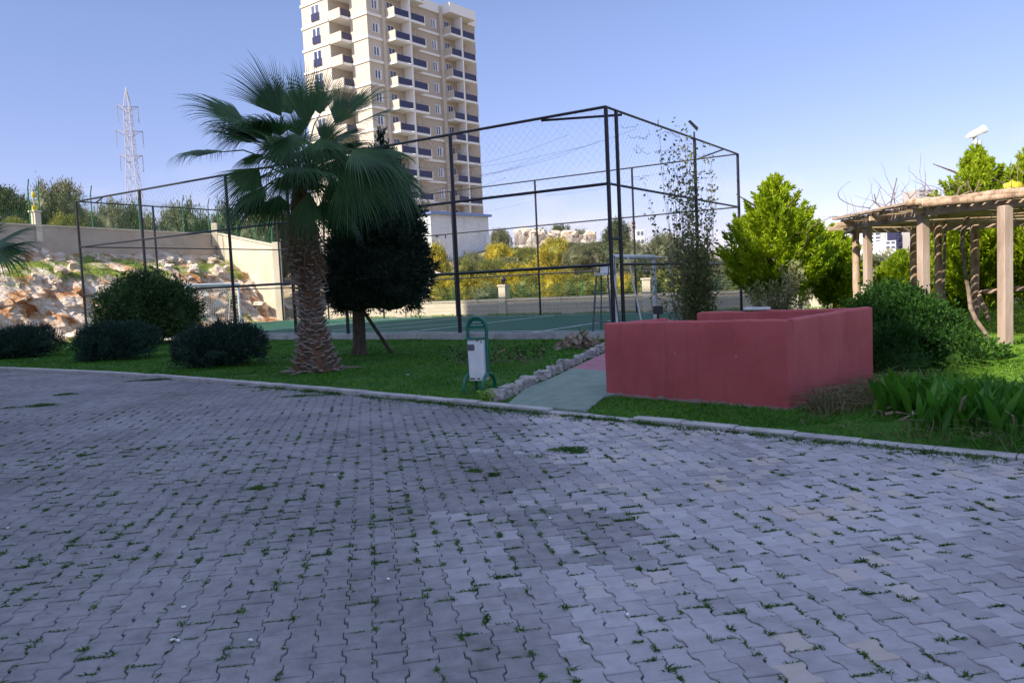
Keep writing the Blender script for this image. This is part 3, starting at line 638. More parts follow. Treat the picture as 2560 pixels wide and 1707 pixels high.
# chain link: straight diagonal wires woven both ways
def chain(a0, n0, a1, n1, z0, z1, step, r, name):
    P, Q = Vector(cp(a0, n0, 0)), Vector(cp(a1, n1, 0)); L = (Q - P).length; d = (Q - P) / L; h = z1 - z0
    segs = []
    k = -h
    while k < L:
        for sgn in (1, -1):
            s0, s1 = k, k + h; za, zb = (z0, z1) if sgn > 0 else (z1, z0)
            if s0 < 0: za += (zb - za) * (-s0) / h; s0 = 0
            if s1 > L: zb = za + (zb - za) * (L - s0) / (s1 - s0); s1 = L
            if s1 > s0: segs.append((P + d * s0 + Vector((0, 0, za)), P + d * s1 + Vector((0, 0, zb))))
        k += step
    mb = MB()
    for p, q in segs: mb.tube([p, q], r, 3, cap=False)
    return mb.build(name, M['wire'], cage)
chain(0, 0, CL, 0, ZC, Z2, .13, .0016, 'chain_link'); chain(0, CW, CL, CW, ZC, Z2, .16, .0016, 'chain_link')
chain(0, .62, 0, CW, ZC, Z2, .13, .0016, 'chain_link'); chain(CL, 0, CL, CW, ZC, Z2, .16, .0016, 'chain_link')
chain(0, 0, CL, 0, Z2, Z1, .24, .0016, 'ball_net'); chain(0, 0, 0, CW, Z2, Z1, .24, .0016, 'ball_net')
mb = MB()                                                         # sagging top net cords
for k in range(14):
    a0 = rnd.uniform(0, 12); n0 = rnd.uniform(.5, 10); z = Z1 - rnd.uniform(.2, 1.2)
    mb.tube([cp(a0 + t * 1.5, n0 * (1 - t * .04), z - .5 * math.sin(t / 6 * 3.14) + rnd.uniform(-.05, .05)) for t in range(7)], .004, 3)
mb.build('sagging_cord', M['wire'], cage)
fl = cp(0, 6.6, Z1); mb = MB()
mb.tube([(fl[0], fl[1], Z1), (fl[0], fl[1], Z1 + .22)], .03, 8)
hd = Matrix.Translation(Vector((fl[0] - .03, fl[1] - .05, Z1 + .42))) @ Matrix.Rotation(R(48), 4, 'Y') @ Matrix.Rotation(R(12), 4, 'X') @ Matrix.Scale(.72, 4)
c8 = [(-.3, -.17, -.05), (.3, -.17, -.05), (.3, .17, -.05), (-.3, .17, -.05), (-.3, -.17, .05), (.24, -.12, .08), (.24, .12, .08), (-.3, .17, .05)]
mb.hexa([tuple(hd @ Vector(p)) for p in c8]); mb.build('floodlight', M['black_metal'], cage)

# --- goals
def goal(name, label, a, n0, n1, back, net):
    g = thing(name, cp(a, (n0 + n1) / 2, ZC), label, 'goal', 'football goals on the court')
    h = 2.1
    for n in (n0, n1):
        mb = MB(); mb.tube([cp(a, n, ZC), cp(a, n, ZC + h)], .07, 10); mb.build('goal_post', M['white_paint'], g, True)
        mb = MB(); mb.tube([cp(a, n, ZC + h), cp(a - back * .55, n, ZC + h - .02), cp(a - back, n, ZC + .03)], .024, 6); mb.build('back_stay', M['white_paint'], g, True)
    mb = MB(); mb.tube([cp(a, n0 - .05, ZC + h), cp(a, n1 + .05, ZC + h)], .075, 10); mb.build('crossbar', M['white_paint'], g, True)
    if net:
        mb = MB(); W = n1 - n0; st = .13
        def npnt(n, t):   # t 0..1 along the back profile
            q = (0, .75, 1.0); sag = .12 * math.sin((n - n0) / W * 3.14) * math.sin(t * 3.14)
            if t < .25: aa, z = t / .25 * .55, h
            else: aa, z = .55 + .45 * (t - .25) / .75, h * (1 - (t - .25) / .75)
            return cp(a - back * (aa + sag), n, ZC + max(.02, z - sag * .6))
        k = 0
        while k * st <= W: mb.tube([npnt(n0 + k * st, t / 14) for t in range(15)], .011, 3, cap=False); k += 1
        for t in range(1, 22): mb.tube([npnt(n0 + W * j / 10, t / 22) for j in range(11)], .011, 3, cap=False)
        for n in (n0, n1):
            for t in range(1, 12): mb.tube([cp(a, n, ZC + h * t / 12), cp(a - back * (.55 + .45 * (1 - t / 12)), n, ZC + h * t / 12)], .006, 3, cap=False)
        mb.build('goal_net', M['rope'], g)
    return g
goal('football_goal', 'white football goal with a slack cord net near the rocky bank', CL - 1.3, 4.3, 7.3, -1.0, True)
goal('football_goal', 'white bare-framed football goal beside the climbing vine', 1.0, 2.2, 5.2, .85, False)

# --- umpire chair: tall steel ladder seat outside the cage corner
u = ground(1506, 842, .03); uc = thing('umpire_chair', u, 'tall grey steel umpire chair with white seat beside the cage corner', 'chair')
ud, un = dA.copy(), dN.copy()
def up_(a, n, z): p = Vector(u) + ud * a + un * n; return (p.x, p.y, z)
for a, n in ((.32, 0), (.32, .55), (-.32, 0), (-.32, .55)):
    mb = MB(); mb.tube([up_(a, n, .02), up_(a * .55, .12 + n * .55, 1.75)], .028 if n == 0 else .02, 7); mb.build('leg', M['grey_metal'], uc, True)
for z in (.45, .85, 1.25): 
    mb = MB(); f = 1 - .45 * z / 1.75; mb.tube([up_(.32 * f, .12 * z / 1.75, z), up_(-.32 * f, .12 * z / 1.75, z)], .016, 6); mb.build('rung', M['grey_metal'], uc, True)
mb = MB(); s8 = [up_(a, n, z) for z in (1.75, 1.82) for a, n in ((.22, .08), (-.22, .08), (-.22, .5), (.22, .5))]; mb.hexa(s8)
s8 = [up_(a, n, z) for z, o in ((1.82, 0), (2.05, .05)) for a, n in ((.22, .44 + o), (-.22, .44 + o), (-.22, .5 + o), (.22, .5 + o))]; mb.hexa(s8)
mb.build('seat', M['white_paint'], uc)
for a in (.24, -.24):
    mb = MB(); mb.tube([up_(a, .46, 1.75), up_(a, .46, 2.28), up_(a, .05, 2.22), up_(a, .05, 1.75)], .015, 6); mb.build('armrest', M['grey_metal'], uc, True)

# ================================================================== BOUNDARY WALLS, FENCES
OFF = 1.35
def wl_(t, z=0, off=OFF): p = C + dA * t + dN * off; return (p.x, p.y, z)       # along the far wall; t<0 continues right
bw = thing('boundary_wall', wl_(8), 'low cream block boundary wall with pillars behind the court', 'wall')
mb = MB(); mb.wall(wl_(-16), wl_(25), .22, -.2, .86); mb.build('wall_panel', M['block'], bw)
mb = MB(); mb.wall(wl_(-16), wl_(25), .30, .862, .95); mb.build('coping', M['cream_wall'], bw)
def wall_hit(px, off=OFF):
    r = ray(px, 780); k = r.x / r.y; P = C + dN * off
    return (P.x - k * P.y) / (k * dA.y - dA.x)
for px in (1262, 1622, 905):
    t = wall_hit(px); p = Vector(wl_(t)); mb = MB()
    e, f = dA * .19, dN * .19
    mb.hexa([tuple(p + e * i + f * j + Vector((0, 0, z))) for z in (-.1, 1.55) for i, j in ((-1, -1), (1, -1), (1, 1), (-1, 1))])
    mb.hexa([tuple(p + e * 1.2 * i + f * 1.2 * j + Vector((0, 0, z))) for z in (1.552, 1.63) for i, j in ((-1, -1), (1, -1), (1, 1), (-1, 1))])
    pil = mb.build('pillar', M['cream_wall'], bw)
    mb = MB(); mb.tube([p + Vector((0, 0, 1.63)), p + Vector((0, 0, 1.76))], .05, 8); mb.blob(p + Vector((0, 0, 1.86)), (.13, .13, .14), 3, .02, 3); mb.build('pillar_lamp', M['black_metal'], pil, True)
gf = thing('mesh_fence', wl_(8, .95), 'green wire mesh fence standing on the low cream wall', 'fence')
def wire_panel(p, q, z0, z1, nv, nh, r, par, z0b=None, z1b=None, mat='green_fence'):
    mb = MB(); p, q = Vector(p), Vector(q); z0b = z0 if z0b is None else z0b; z1b = z1 if z1b is None else z1b
    for k in range(nv + 1):
        t = k / nv; c = p.lerp(q, t); mb.tube([(c.x, c.y, z0 + (z0b - z0) * t), (c.x, c.y, z1 + (z1b - z1) * t)], r, 3, cap=False)
    for k in range(nh + 1):
        t = k / nh; mb.tube([(p.x, p.y, z0 + (z1 - z0) * t), (q.x, q.y, z0b + (z1b - z0b) * t)], r, 3, cap=False)
    return mb.build('mesh_panel', M[mat], par)
tt = sorted([wall_hit(px) for px in (1250, 1276, 1134, 1458, 1608, 1636, 1018, 920, 1740)] + [-3.0, -5.5, -8, -10.5, -13, 20.5, 23])
for t in tt:
    mb = MB(); mb.tube([wl_(t, .95), wl_(t, 1.62)], .03, 6); mb.build('fence_post', M['green_fence'], gf)
for t0, t1 in zip(tt[:-1], tt[1:]):
    if t1 - t0 > .7: wire_panel(wl_(t0), wl_(t1), .98, 1.58, max(4, int((t1 - t0) / .08)), 5, .003, gf)

V0, V1 = Vector((-18.4, 51.0, 0)), Vector((-13.8, 47.6, 0))
def uw(u, z=0): p = U0 + dU * u + nU * .25; return (p.x, p.y, z)
UE = u_of(V0.x, V0.y)
rw = thing('retaining_wall', uw(0, 4), 'brownish plastered retaining wall along the top of the rocky bank', 'wall')
mb = MB(); mb.wall(uw(-26), uw(UE), .28, 4.0, 5.62); mb.build('wall_panel', M['retaining'], rw)
mb = MB(); mb.wall(uw(-26), uw(UE), .36, 5.622, 5.70); mb.build('coping', M['cream_wall'], rw)
mb = MB(); p0, p1 = Vector(uw(-26)) - nU * .22, Vector(uw(UE)) - nU * .22; mb.wall(p0, p1, .16, 3.7, 4.86); mb.build('footing', M['retaining'], rw)
r_ = ray(90, 560); k = r_.x / r_.y; Q = Vector(uw(0)); p = Vector(uw((Q.x - k * Q.y) / (k * dU.y - dU.x))); mb = MB()
e, f = dU * .16, nU * .2
mb.hexa([tuple(p + e * i + f * j + Vector((0, 0, z))) for z in (4.86, 6.32) for i, j in ((-1, -1), (1, -1), (1, 1), (-1, 1))])
mb.hexa([tuple(p + e * 1.3 * i + f * 1.2 * j + Vector((0, 0, z))) for z in (6.322, 6.40) for i, j in ((-1, -1), (1, -1), (1, 1), (-1, 1))])
pil = mb.build('pillar', M['cream_wall'], rw)
mb = MB(); mb.tube([p + Vector((0, 0, 6.4)), p + Vector((0, 0, 6.62)), p + Vector((0, 0, 6.66))], [.14, .12, .03], 8); mb.tube([p + Vector((0, 0, 7.0)), p + Vector((0, 0, 7.12)), p + Vector((-.03, 0, 7.32))], [.03, .11, .05], 8)
lp = mb.build('pillar_lamp', M['yellow'], pil, True)
mb = MB(); mb.tube([p + Vector((0, 0, 6.6)), p + Vector((-.04, 0, 7.42))], .035, 6); mb.build('lamp_stem', M['lamp_white'], lp)
cw = thing('stepped_wall', (V0.x, V0.y, 4), 'sunlit cream wall stepping down the slope behind the goal', 'wall')
mb = MB(); mb.wall(V0, V1, .25, 1.0, 5.70, .2, 4.55); mb.build('wall_panel', M['cream_wall'], cw)
mb = MB(); mb.wall(V0, V1, .36, 5.705, 5.78, 4.555, 4.63); mb.build('coping', M['cream_wall'], cw)
mb = MB(); mb.box(V1.x - .05, V1.x + .35, V1.y - .35, V1.y + .05, 0, 4.75); mb.build('pillar', M['cream_wall'], cw)
mb = MB(); mb.box(V0.x - .2, V0.x + .15, V0.y - .3, V0.y + .2, 4.9, 6.35); mb.build('pillar', M['cream_wall'], cw)
ef = thing('mesh_fence', uw(0, 5.7), 'green wire fence with bent post tops above the brownish retaining wall', 'fence')
def bent(pt, z, h, par, lean):
    mb = MB(); mb.tube([(pt[0], pt[1], z), (pt[0], pt[1], z + h)], .035, 6); b = Vector((pt[0], pt[1], z + h)); mb.tube([b, b + lean * .45 + Vector((0, 0, .45))], .028, 5); mb.build('fence_post', M['green_fence'], par)
us_ = [-20, -17, -14, -11, -8.2, -5.4, -2.7]
for px in (77, 102, 232, 350, 459): r_ = ray(px, 560); k = r_.x / r_.y; Q = Vector(uw(0)); us_.append((Q.x - k * Q.y) / (k * dU.y - dU.x))
us_.append(UE - .3); us_ = sorted(us_)
for uu in us_: bent(uw(uu), 5.7, 1.75, ef, nU * -.55 - dU * .2)
for a_, b_ in zip(us_[:-1], us_[1:]):
    if b_ - a_ > .5: wire_panel(uw(a_), uw(b_), 5.75, 7.4, int((b_ - a_) / .1) + 2, 10, .0035, ef)
df = thing('mesh_fence', (V0.x, V0.y, 5.8), 'green wire fence on the sloping top of the sunlit cream wall', 'fence')
for t in (.05, .38, .70, .97): p = V0.lerp(V1, t); bent(p, 5.78 - 1.15 * t, 1.6, df, Vector((.4, -.4, 0)))
wire_panel(V0, V1, 5.8, 7.3, 50, 10, .004, df, 4.68, 6.2)

# ================================================================== BUILDINGS
# the apartment block left of the viewpoint whose shade covers the paving
blk = thing('apartment_block', (-33, 3, -.2), 'tall cream apartment block whose shadow covers the paving and the palm', 'building')
mb = MB(); HB = 35.0; _w = SUN_DIR * (HB / math.tan(SUN_EL))
q1 = C + dN * 2.35 + dA * 13.9 - _w; q2 = C + dN * 2.35 - dA * 1.2 - _w
ev = Vector((-.23, -1, 0)).normalized(); wv = (q1 - q2).normalized()
def bp(a, b, z): p = q2 + ev * a + wv * b; return (p.x, p.y, z)
mb.hexa([bp(a, b, z) for z in (-.2, HB) for a, b in ((0, 0), (62, 0), (62, (q1 - q2).length), (0, (q1 - q2).length))]); mb.build('wall', M['tower_wall'], blk)
mb = MB()
for k in range(1, 11): mb.hexa([bp(a, b, z) for z in (3.1 * k, 3.1 * k + .25) for a, b in ((-.12, -.12), (62.12, -.12), (62.12, -.004), (-.12, -.004))])
mb.build('floor_band', M['tower_white'], blk)
mb = MB()
for k in range(11):
    for j in range(15):
        mb.hexa([bp(a, b, z) for z in (3.1 * k + 1.1, 3.1 * k + 2.5) for a, b in ((2 + j * 4, -.03), (3.5 + j * 4, -.03), (3.5 + j * 4, -.003), (2 + j * 4, -.003))])
setp(mb.build('window', M['window_glass'], blk), kind='stuff')

# the tower beyond the court
tw = thing('apartment_tower', (-16.94, 106.785, 0), 'tall beige apartment tower with stacked white balconies behind the palm', 'building', rz=math.atan2(.7812, .62428))
ZS = lambda k: 34.77 - 3 * k
KS = list(range(-3, 10)); BASE, TOPM, TOPW = 3.0, 47.2, 41.75
mb = MB()
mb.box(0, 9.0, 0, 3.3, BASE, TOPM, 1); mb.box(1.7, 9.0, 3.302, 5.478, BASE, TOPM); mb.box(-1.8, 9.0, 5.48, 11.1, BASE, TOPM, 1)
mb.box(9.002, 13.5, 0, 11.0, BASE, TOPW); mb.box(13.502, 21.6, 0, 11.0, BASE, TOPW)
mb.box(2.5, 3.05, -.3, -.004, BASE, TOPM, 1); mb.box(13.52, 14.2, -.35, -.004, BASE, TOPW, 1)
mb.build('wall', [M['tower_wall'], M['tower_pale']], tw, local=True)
# two render slots: paler on corner, left block and pilasters, darker on the rest
def band(k, part):
    m = MB(); z = ZS(k)
    if part == 0: m.box(-.14, -.003, -.14, 3.3, z - .16, z + .16); m.box(-.003, 2.49, -.14, -.003, z - .16, z + .16)
    if part == 1: m.box(-1.94, -1.803, 5.5, 11.2, z - .16, z + .16)
    if part == 2: m.box(9.1, 13.5, -.14, -.003, z - .16, z + .16)
    return m.build('floor_band', M['tower_white'], tw, local=True)
proto_band = [band(2, i) for i in range(3)]
def floor_copy(o, k0, k):
    c = o.copy(); COL.objects.link(c); c.location.z += 3 * (k0 - k); c.parent = tw
    for ch in o.children: d = ch.copy(); COL.objects.link(d); d.parent = c
    return c
def twin(x0, x1, z0, z1, name='window'):     # window on the right face; frame part with a pane
    m = MB(); f = .07; y0, y1 = -.05, -.004; z = ZS(2)
    m.box(x0, x1, y0, y1, z + z0, z + z0 + f); m.box(x0, x1, y0, y1, z + z1 - f, z + z1); m.box(x0, x0 + f, y0, y1, z + z0 + f, z + z1 - f); m.box(x1 - f, x1, y0, y1, z + z0 + f, z + z1 - f)
    xm = (x0 + x1) / 2; m.box(xm - .08, xm + .08, y0, y1, z + z0 + f, z + z1 - f); m.box(x1 + .01, x1 + .2, y0 - .04, y1, z + z0, z + z1)
    w = m.build(name, M['window_frame'], tw, local=True)
    m = MB(); m.box(x0 + f, x1 - f, -.03, -.005, z + z0 + f, z + z1 - f); m.build('pane', M['window_glass'], w, local=True); return w
def lwin(y0, y1, z0, z1):
    m = MB(); f = .07; x0, x1 = -1.86, -1.804; z = ZS(2)
    m.box(x0, x1, y0, y1, z + z1 - f, z + z1); m.box(x0, x1, y0, y0 + f, z + z0, z + z1 - f); m.box(x0, x1, y1 - f, y1, z + z0, z + z1 - f); ym = (y0 + y1) / 2; m.box(x0, x1, ym - .09, ym + .09, z + z0, z + z1 - f)
    w = m.build('window', M['window_frame'], tw, local=True)
    m = MB(); m.box(-1.84, -1.806, y0 + f, y1 - f, z + z0, z + z1 - f); m.build('pane', M['window_glass'], w, local=True)
    m = MB(); m.box(-1.95, -1.91, y0, y1, z + z0, z + z0 + .95); m.build('railing', M['rail_navy'], w, local=True); return w
def balcony(x0, x1, d, solid):
    m = MB(); z = ZS(2)
    m.box(x0, x1, -d, -.005, z - .2, z + .1)
    if solid: m.box(x0, x0 + .14, -d + .003, -.36, z + .102, z + 1.12, 1)
    m.box(x1 - .12, x1, -d + .003, -.36, z + .102, z + 1.05, 0)
    b = m.build('balcony', [M['tower_white'], M['tower_pale']], tw, local=True)
    m = MB(); m.box(x0 + .16, x1 - .14, -d + .02, -d + .07, z + .16, z + 1.0)
    m.build('railing', M['rail_navy'], b, local=True); return b
def bdoor(x0, x1):
    m = MB(); z = ZS(2); m.box(x0, x1, -.05, -.004, z + .12, z + 2.3)
    o = m.build('balcony_door', M['window_frame'], tw, local=True)
    m = MB(); xm = (x0 + x1) / 2; m.box(x0 + .09, xm - .05, -.058, -.052, z + .25, z + 2.2); m.box(xm + .05, x1 - .09, -.058, -.052, z + .25, z + 2.2)
    m.tube([(x1 + .8 + .22 * math.cos(t * .785), -.12, z + 1.75 + .22 * math.sin(t * .785)) for t in range(9)], .05, 5, 1)
    m.build('pane', [M['window_glass'], M['window_frame']], o, local=True); return o
def lbal():
    m = MB(); z = ZS(2); m.box(-1.78, 1.68, 3.32, 5.47, z - .2, z + .1); m.box(-1.8, -1.66, 3.2, 5.47, z - .2, z + 1.08, 1); m.box(-1.65, -.004, 3.2, 3.315, z - .2, z + .1)
    b = m.build('balcony', [M['tower_white'], M['tower_pale']], tw, local=True)
    m = MB(); m.box(-1.64, -.01, 3.22, 3.27, z + .14, z + 1.0); m.build('railing', M['rail_navy'], b, local=True); return b
def ldoor():
    m = MB(); z = ZS(2); m.box(1.62, 1.698, 3.9, 5.2, z + .12, z + 2.2); o = m.build('balcony_door', M['window_frame'], tw, local=True)
    m = MB(); m.box(1.605, 1.618, 4.0, 5.1, z + .25, z + 2.1); m.build('pane', M['window_glass'], o, local=True); return o
for pr2, kk in ((proto_band[0], KS), (proto_band[1], KS[:9]), (proto_band[2], KS), (twin(.85, 1.8, .75, 1.95), KS), (twin(12.0, 12.85, .75, 2.0), KS), (lwin(7.3, 8.95, .5, 2.55), KS[:8]), (lbal(), KS[:9]), (ldoor(), KS[:9]),
                (balcony(3.07, 5.88, 1.95, True), KS), (balcony(6.14, 8.87, 1.95, False), KS), (balcony(14.22, 16.6, 1.7, True), KS), (balcony(16.86, 19.6, 1.7, False), KS),
                (bdoor(3.5, 4.7), KS), (bdoor(6.6, 7.6), KS), (bdoor(14.7, 15.8), KS), (bdoor(17.3, 18.3), KS)):
    xl = min(v.co.x for v in pr2.data.vertices)
    for k in kk:
        if k == 2 or (ZS(k) > TOPW - 2.2 and (xl > 9)): continue
        floor_copy(pr2, 2, k)
for x in (5.9, 16.62):
    m = MB(); m.box(x, x + .22, -1.93 if x < 9 else -1.68, -.37, BASE, TOPM if x < 9 else TOPW - 1.2, 0); m.build('pier', M['tower_white'], tw, local=True)
m = MB(); m.box(14.2, 19.8, -1.8, -.004, 40.75, TOPW + .35); m.box(8.4, 14.19, -.25, -.004, 40.75, TOPW + .3); m.box(19.81, 21.75, -.2, -.004, 40.6, TOPW + .2); m.box(21.602, 21.75, -.004, 11, 40.6, TOPW + .2); m.build('parapet', M['tower_white'], tw, local=True)
m = MB(); m.box(-2.0, 9.2, -.2, -.004, TOPM - .8, TOPM + .4); m.box(-2.0, -1.802, 0, 11.2, TOPM - .8, TOPM + .4); m.build('parapet', M['tower_white'], tw, local=True)

# whitewashed shed in front of the tower
sh = at(1075, 528, 60); shd = thing('shed', (sh.x, sh.y, 5), 'pale whitewashed concrete shed with blue roof edge below the tower', 'building', rz=math.atan2(.7812, .62428))
m = MB(); m.box(0, 6.7, 0, 3.2, -2, sh.z - 5.192); m.build('wall', M['shed_wall'], shd, local=True)
m = MB(); m.box(-.2, 6.9, -.25, 3.4, sh.z - 5.19, sh.z - 5); m.build('roof', M['shed_blue'], shd, local=True)
m = MB(); m.box(6.2, 6.72, -.15, -.003, -2, sh.z - 6.6); m.build('pillar', M['tower_white'], shd, local=True)
m = MB(); m.box(.45, .72, -.04, -.003, sh.z - 6.9, sh.z - 6.75); m.box(1.5, 1.56, -.04, -.003, sh.z - 7, sh.z - 6.75); m.build('vent', M['dark_hole'], shd, local=True)
sw = thing('stone_wall', at(1380, 620, 84), 'long rough rubble stone wall on the hillside beyond the yellow broom', 'wall')
p0, p1 = at(1285, 585, 84), at(1490, 594, 84); m = MB()
for k in range(24):
    a, b = p0.lerp(p1, k / 24), p0.lerp(p1, (k + 1) / 24); m.wall((a.x, a.y + (k % 2) * .05), (b.x, b.y + (k % 2) * .05), 1.0, 4.5, a.z + .25 * math.sin(k * 1.7), 4.5, a.z + .25 * math.sin(k * 1.7))
m.build('stonework', M['stone_wall'], sw)
m = MB()
for k, px in enumerate((1296, 1312, 1330, 1352, 1388, 1420, 1436, 1474)):
    p = p0.lerp(p1, (px - 1285) / 205.0); m.blob((p.x, p.y, p.z + .25), (.5 + .2 * (k % 3), .4, .35 + .1 * (k % 2)), k + 3, .3, 2)
m.build('cap_stone', M['limestone'], sw)

# far town blocks on the right and centre
def far_block(px0, px1, ytop, dep, mats, floors, label, bands=True, rz=.3):
    a, b = at(px0, ytop, dep), at(px1, ytop, dep); w = b.x - a.x
    o = thing('apartment_block', (a.x, dep, 0), label, 'building', 'distant apartment blocks of the town', 0)
    m = MB(); m.box(0, w, 0, w * .8 + 6, -2, a.z); m.build('wall', M[mats], o, local=True)
    m = MB(); fh = (a.z - 8) / floors
    for k in range(floors):
        z = 8 + k * fh
        for j in range(2):
            x0 = w * (.12 + .46 * j); m.box(x0, x0 + w * .3, -.1, -.005, z + fh * .3, z + fh * .75)
    m.build('window_rows', M['window_glass'], o, local=True)
far_block(2168, 2203, 545, 300, 'far_white', 9, 'distant white block left of the tall crane-like mast, seen through pergola')
far_block(2253, 2282, 556, 310, 'far_white', 8, 'distant white block between the dark pergola posts')
far_block(2241, 2254, 568, 305, 'rail_navy', 8, 'narrow dark distant block touching a white one, under pergola roof')
far_block(2288, 2302, 560, 320, 'far_white', 8, 'slim distant white block just left of the front pergola post')
far_block(2322, 2352, 556, 300, 'far_white', 7, 'distant white block with dark balconies behind the log pergola post')
far_block(2293, 2337, 474, 290, 'far_grey', 16, 'tall grey distant block rising above the pergola roof')
far_block(1578, 1589, 553, 330, 'far_grey', 10, 'thin grey distant block seen through the cage beside the gate post')
far_block(1590, 1610, 574, 320, 'far_white', 4, 'small low white distant block right of the cage gate post')
far_block(2212, 2240, 602, 290, 'far_white', 2, 'low white distant house between two pergola posts')
ms = at(2207, 555, 296); mo = thing('mast', (ms.x, ms.y, 6), 'thin grey lattice mast beside the distant white block', 'mast'); m = MB()
for q in (-.9, .9): m.tube([(ms.x + q, ms.y, 6), (ms.x + q, ms.y, ms.z + 2)], .25, 4)
for k in range(8): m.tube([(ms.x - .9, ms.y, 8 + k * 3), (ms.x + .9, ms.y, 11 + k * 3)], .16, 4)
m.build('lattice', M['far_grey'], mo)

# lattice pylon
pt = at(329, 218, 180); pb_ = at(345, 520, 180); py0 = Hs(pb_.x, 180) ; pyl = thing('pylon', ((pt.x + pb_.x) / 2, 180, py0), 'pale steel lattice power pylon far behind the trees on the left', 'pylon')
m = MB(); m2 = MB(); ax = Vector((pb_.x - .6, 180, 0)); hz = pt.z - py0
def pw(t): return float(np.interp(t, [0, .35, .62, .9, 1], [2.4, 1.5, .85, .62, .04]))
crn = lambda t, k: ax + Vector(((1 if k in (0, 1) else -1) * pw(t), (1 if k in (1, 2) else -1) * pw(t), py0 + hz * t))
lv = [0, .12, .24, .35, .45, .54, .62, .69, .76, .83, .9]
for k in range(4):
    m.tube([crn(t, k) for t in lv] + [ax + Vector((0, 0, pt.z))], .09, 4)
    for t0, t1 in zip(lv[:-1], lv[1:]):
        m.tube([crn(t0, k), crn(t1, (k + 1) % 4)], .045, 3); m.tube([crn(t1, k), crn(t0, (k + 1) % 4)], .045, 3); m.tube([crn(t1, k), crn(t1, (k + 1) % 4)], .045, 3)
m.build('lattice_tower', M['steel_pale'], pyl)
for t, w in ((.9, 2.1), (.775, 2.7), (.65, 2.3)):
    m = MB(); z = py0 + hz * t; d = Vector((.86, .5, 0))
    for sg in (1, -1):
        e = ax + d * w * sg + Vector((0, 0, z + .3))
        for k in range(4): m.tube([crn(t if k % 2 else t - .03, k), e], .06, 3)
    m.build('cross_arm', M['steel_pale'], pyl)
    for sg in (1, -1):
        e = ax + d * w * sg + Vector((0, 0, z + .2)); m = MB(); m.tube([e, e - Vector((0, 0, 3.6))], .09, 5); m.build('insulator', M['insulator'], pyl)

# ================================================================== RED WALL ENCLOSURE
L_ = ground(1517, 985, .05); K_ = ground(1972, 1029, .03)
zL = at(1517, 807, L_.y).z; zK = at(1972, 800, K_.y).z; R_ = ground(2180, 767, zK + .015); zR = zK + .015
M_ = L_ + (R_ - K_)
L_, K_, R_, M_ = (Vector((p.x, p.y, 0)) for p in (L_, K_, R_, M_))
rb = thing('red_enclosure', K_, 'low dull red painted wall enclosure standing open-topped beside the path', 'wall')
T_ = .17
def redwall(a, b, za, zb, inner, trim0=0, trim1=0, nm='wall'):
    d = (b - a).normalized(); a = a + d * trim0; b = b - d * trim1; n = Vector((-d.y, d.x, 0)); n = n if n.dot(inner) > 0 else -n
    L = (b - a).length; k = max(3, int(L / .12)); mb = MB(); rows = [(0, 0), (0, .25), (0, .5), (0, .75), (0, .978), (.007, .993), (.022, 1.0), (T_ / 2, 1.006), (T_ - .022, 1.0), (T_ - .007, .993), (T_, .978), (T_, .5), (T_, 0)]
    ring = []
    for i in range(k + 1):
        t = i / k; p = a.lerp(b, t); zt = za + (zb - za) * t + .007 * mnoise.noise(Vector((p.x * 9, p.y * 9, 7))) + .010 * mnoise.noise(Vector((p.x * 2.2, p.y * 2.2, 3))) ; rr_ = []
        for o, f in rows:
            w = .007 * mnoise.noise(Vector((p.x * 1.7, p.y * 1.7, f * 2 + o * 9)))
            q = p + n * (o + w); rr_.append(len(mb.v)); mb.v.append((q.x, q.y, -.08 + (zt + .08) * f))
        ring.append(rr_)
    for i in range(k):
        for j in range(len(rows) - 1): mb.face([ring[i][j], ring[i + 1][j], ring[i + 1][j + 1], ring[i][j + 1]])
    mb.face(ring[0]); mb.face(ring[-1][::-1])
    o = mb.build(nm, M['red'], rb, True); return o
cen = (L_ + K_ + R_ + M_) / 4
redwall(K_, L_, zK, zL, cen - K_); redwall(K_, R_, zK - .002, zR, cen - K_, T_ + .002)
redwall(R_, M_ + (M_ - R_).normalized() * .0, zR - .012, zR - .055, cen - R_, T_ + .002); redwall(L_, L_ + (M_ - L_) * .52, zL - .012, zL - .02, cen - L_, T_ + .002)
mb = MB(); mb.poly([tuple(p.lerp(cen, .03)) [:2] + (.035,) for p in (L_, K_, R_, M_)]); mb.build('floor', M['floor_dark'], rb)
fp = L_ + (M_ - L_) * .46 + (K_ - L_).normalized() * .085; mb = MB()
ft = thing('floodlight', (fp.x, fp.y, zL - .01), 'small square black floodlight standing on the red wall end', 'lamp')
mb.tube([(fp.x, fp.y, zL - .012), (fp.x, fp.y, zL + .05)], .02, 6); mb.build('bracket', M['black_metal'], ft)
mb = MB(); mb.box(fp.x - .07, fp.x + .07, fp.y - .03, fp.y + .03, zL + .05, zL + .17); mb.box(fp.x - .06, fp.x + .06, fp.y + .031, fp.y + .05, zL + .06, zL + .16); mb.build('lamp_head', M['black_metal'], ft)
bb = R_ + (M_ - R_) * .62 + (cen - R_).normalized() * .02; mb = MB(); e = (M_ - R_).normalized(); n_ = (L_ - M_).normalized()
bd = [bb + e * i * .19 + n_ * j + Vector((0, 0, z)) for z in (zR - .018, zR + .018) for i, j in ((-1, .01), (1, .01), (1, .15), (-1, .15))]
setp(mb.hexa(bd) or mb.build('board', M['white_paint'], None, bevel=.004), 'short white board lying on the back red wall', 'board')

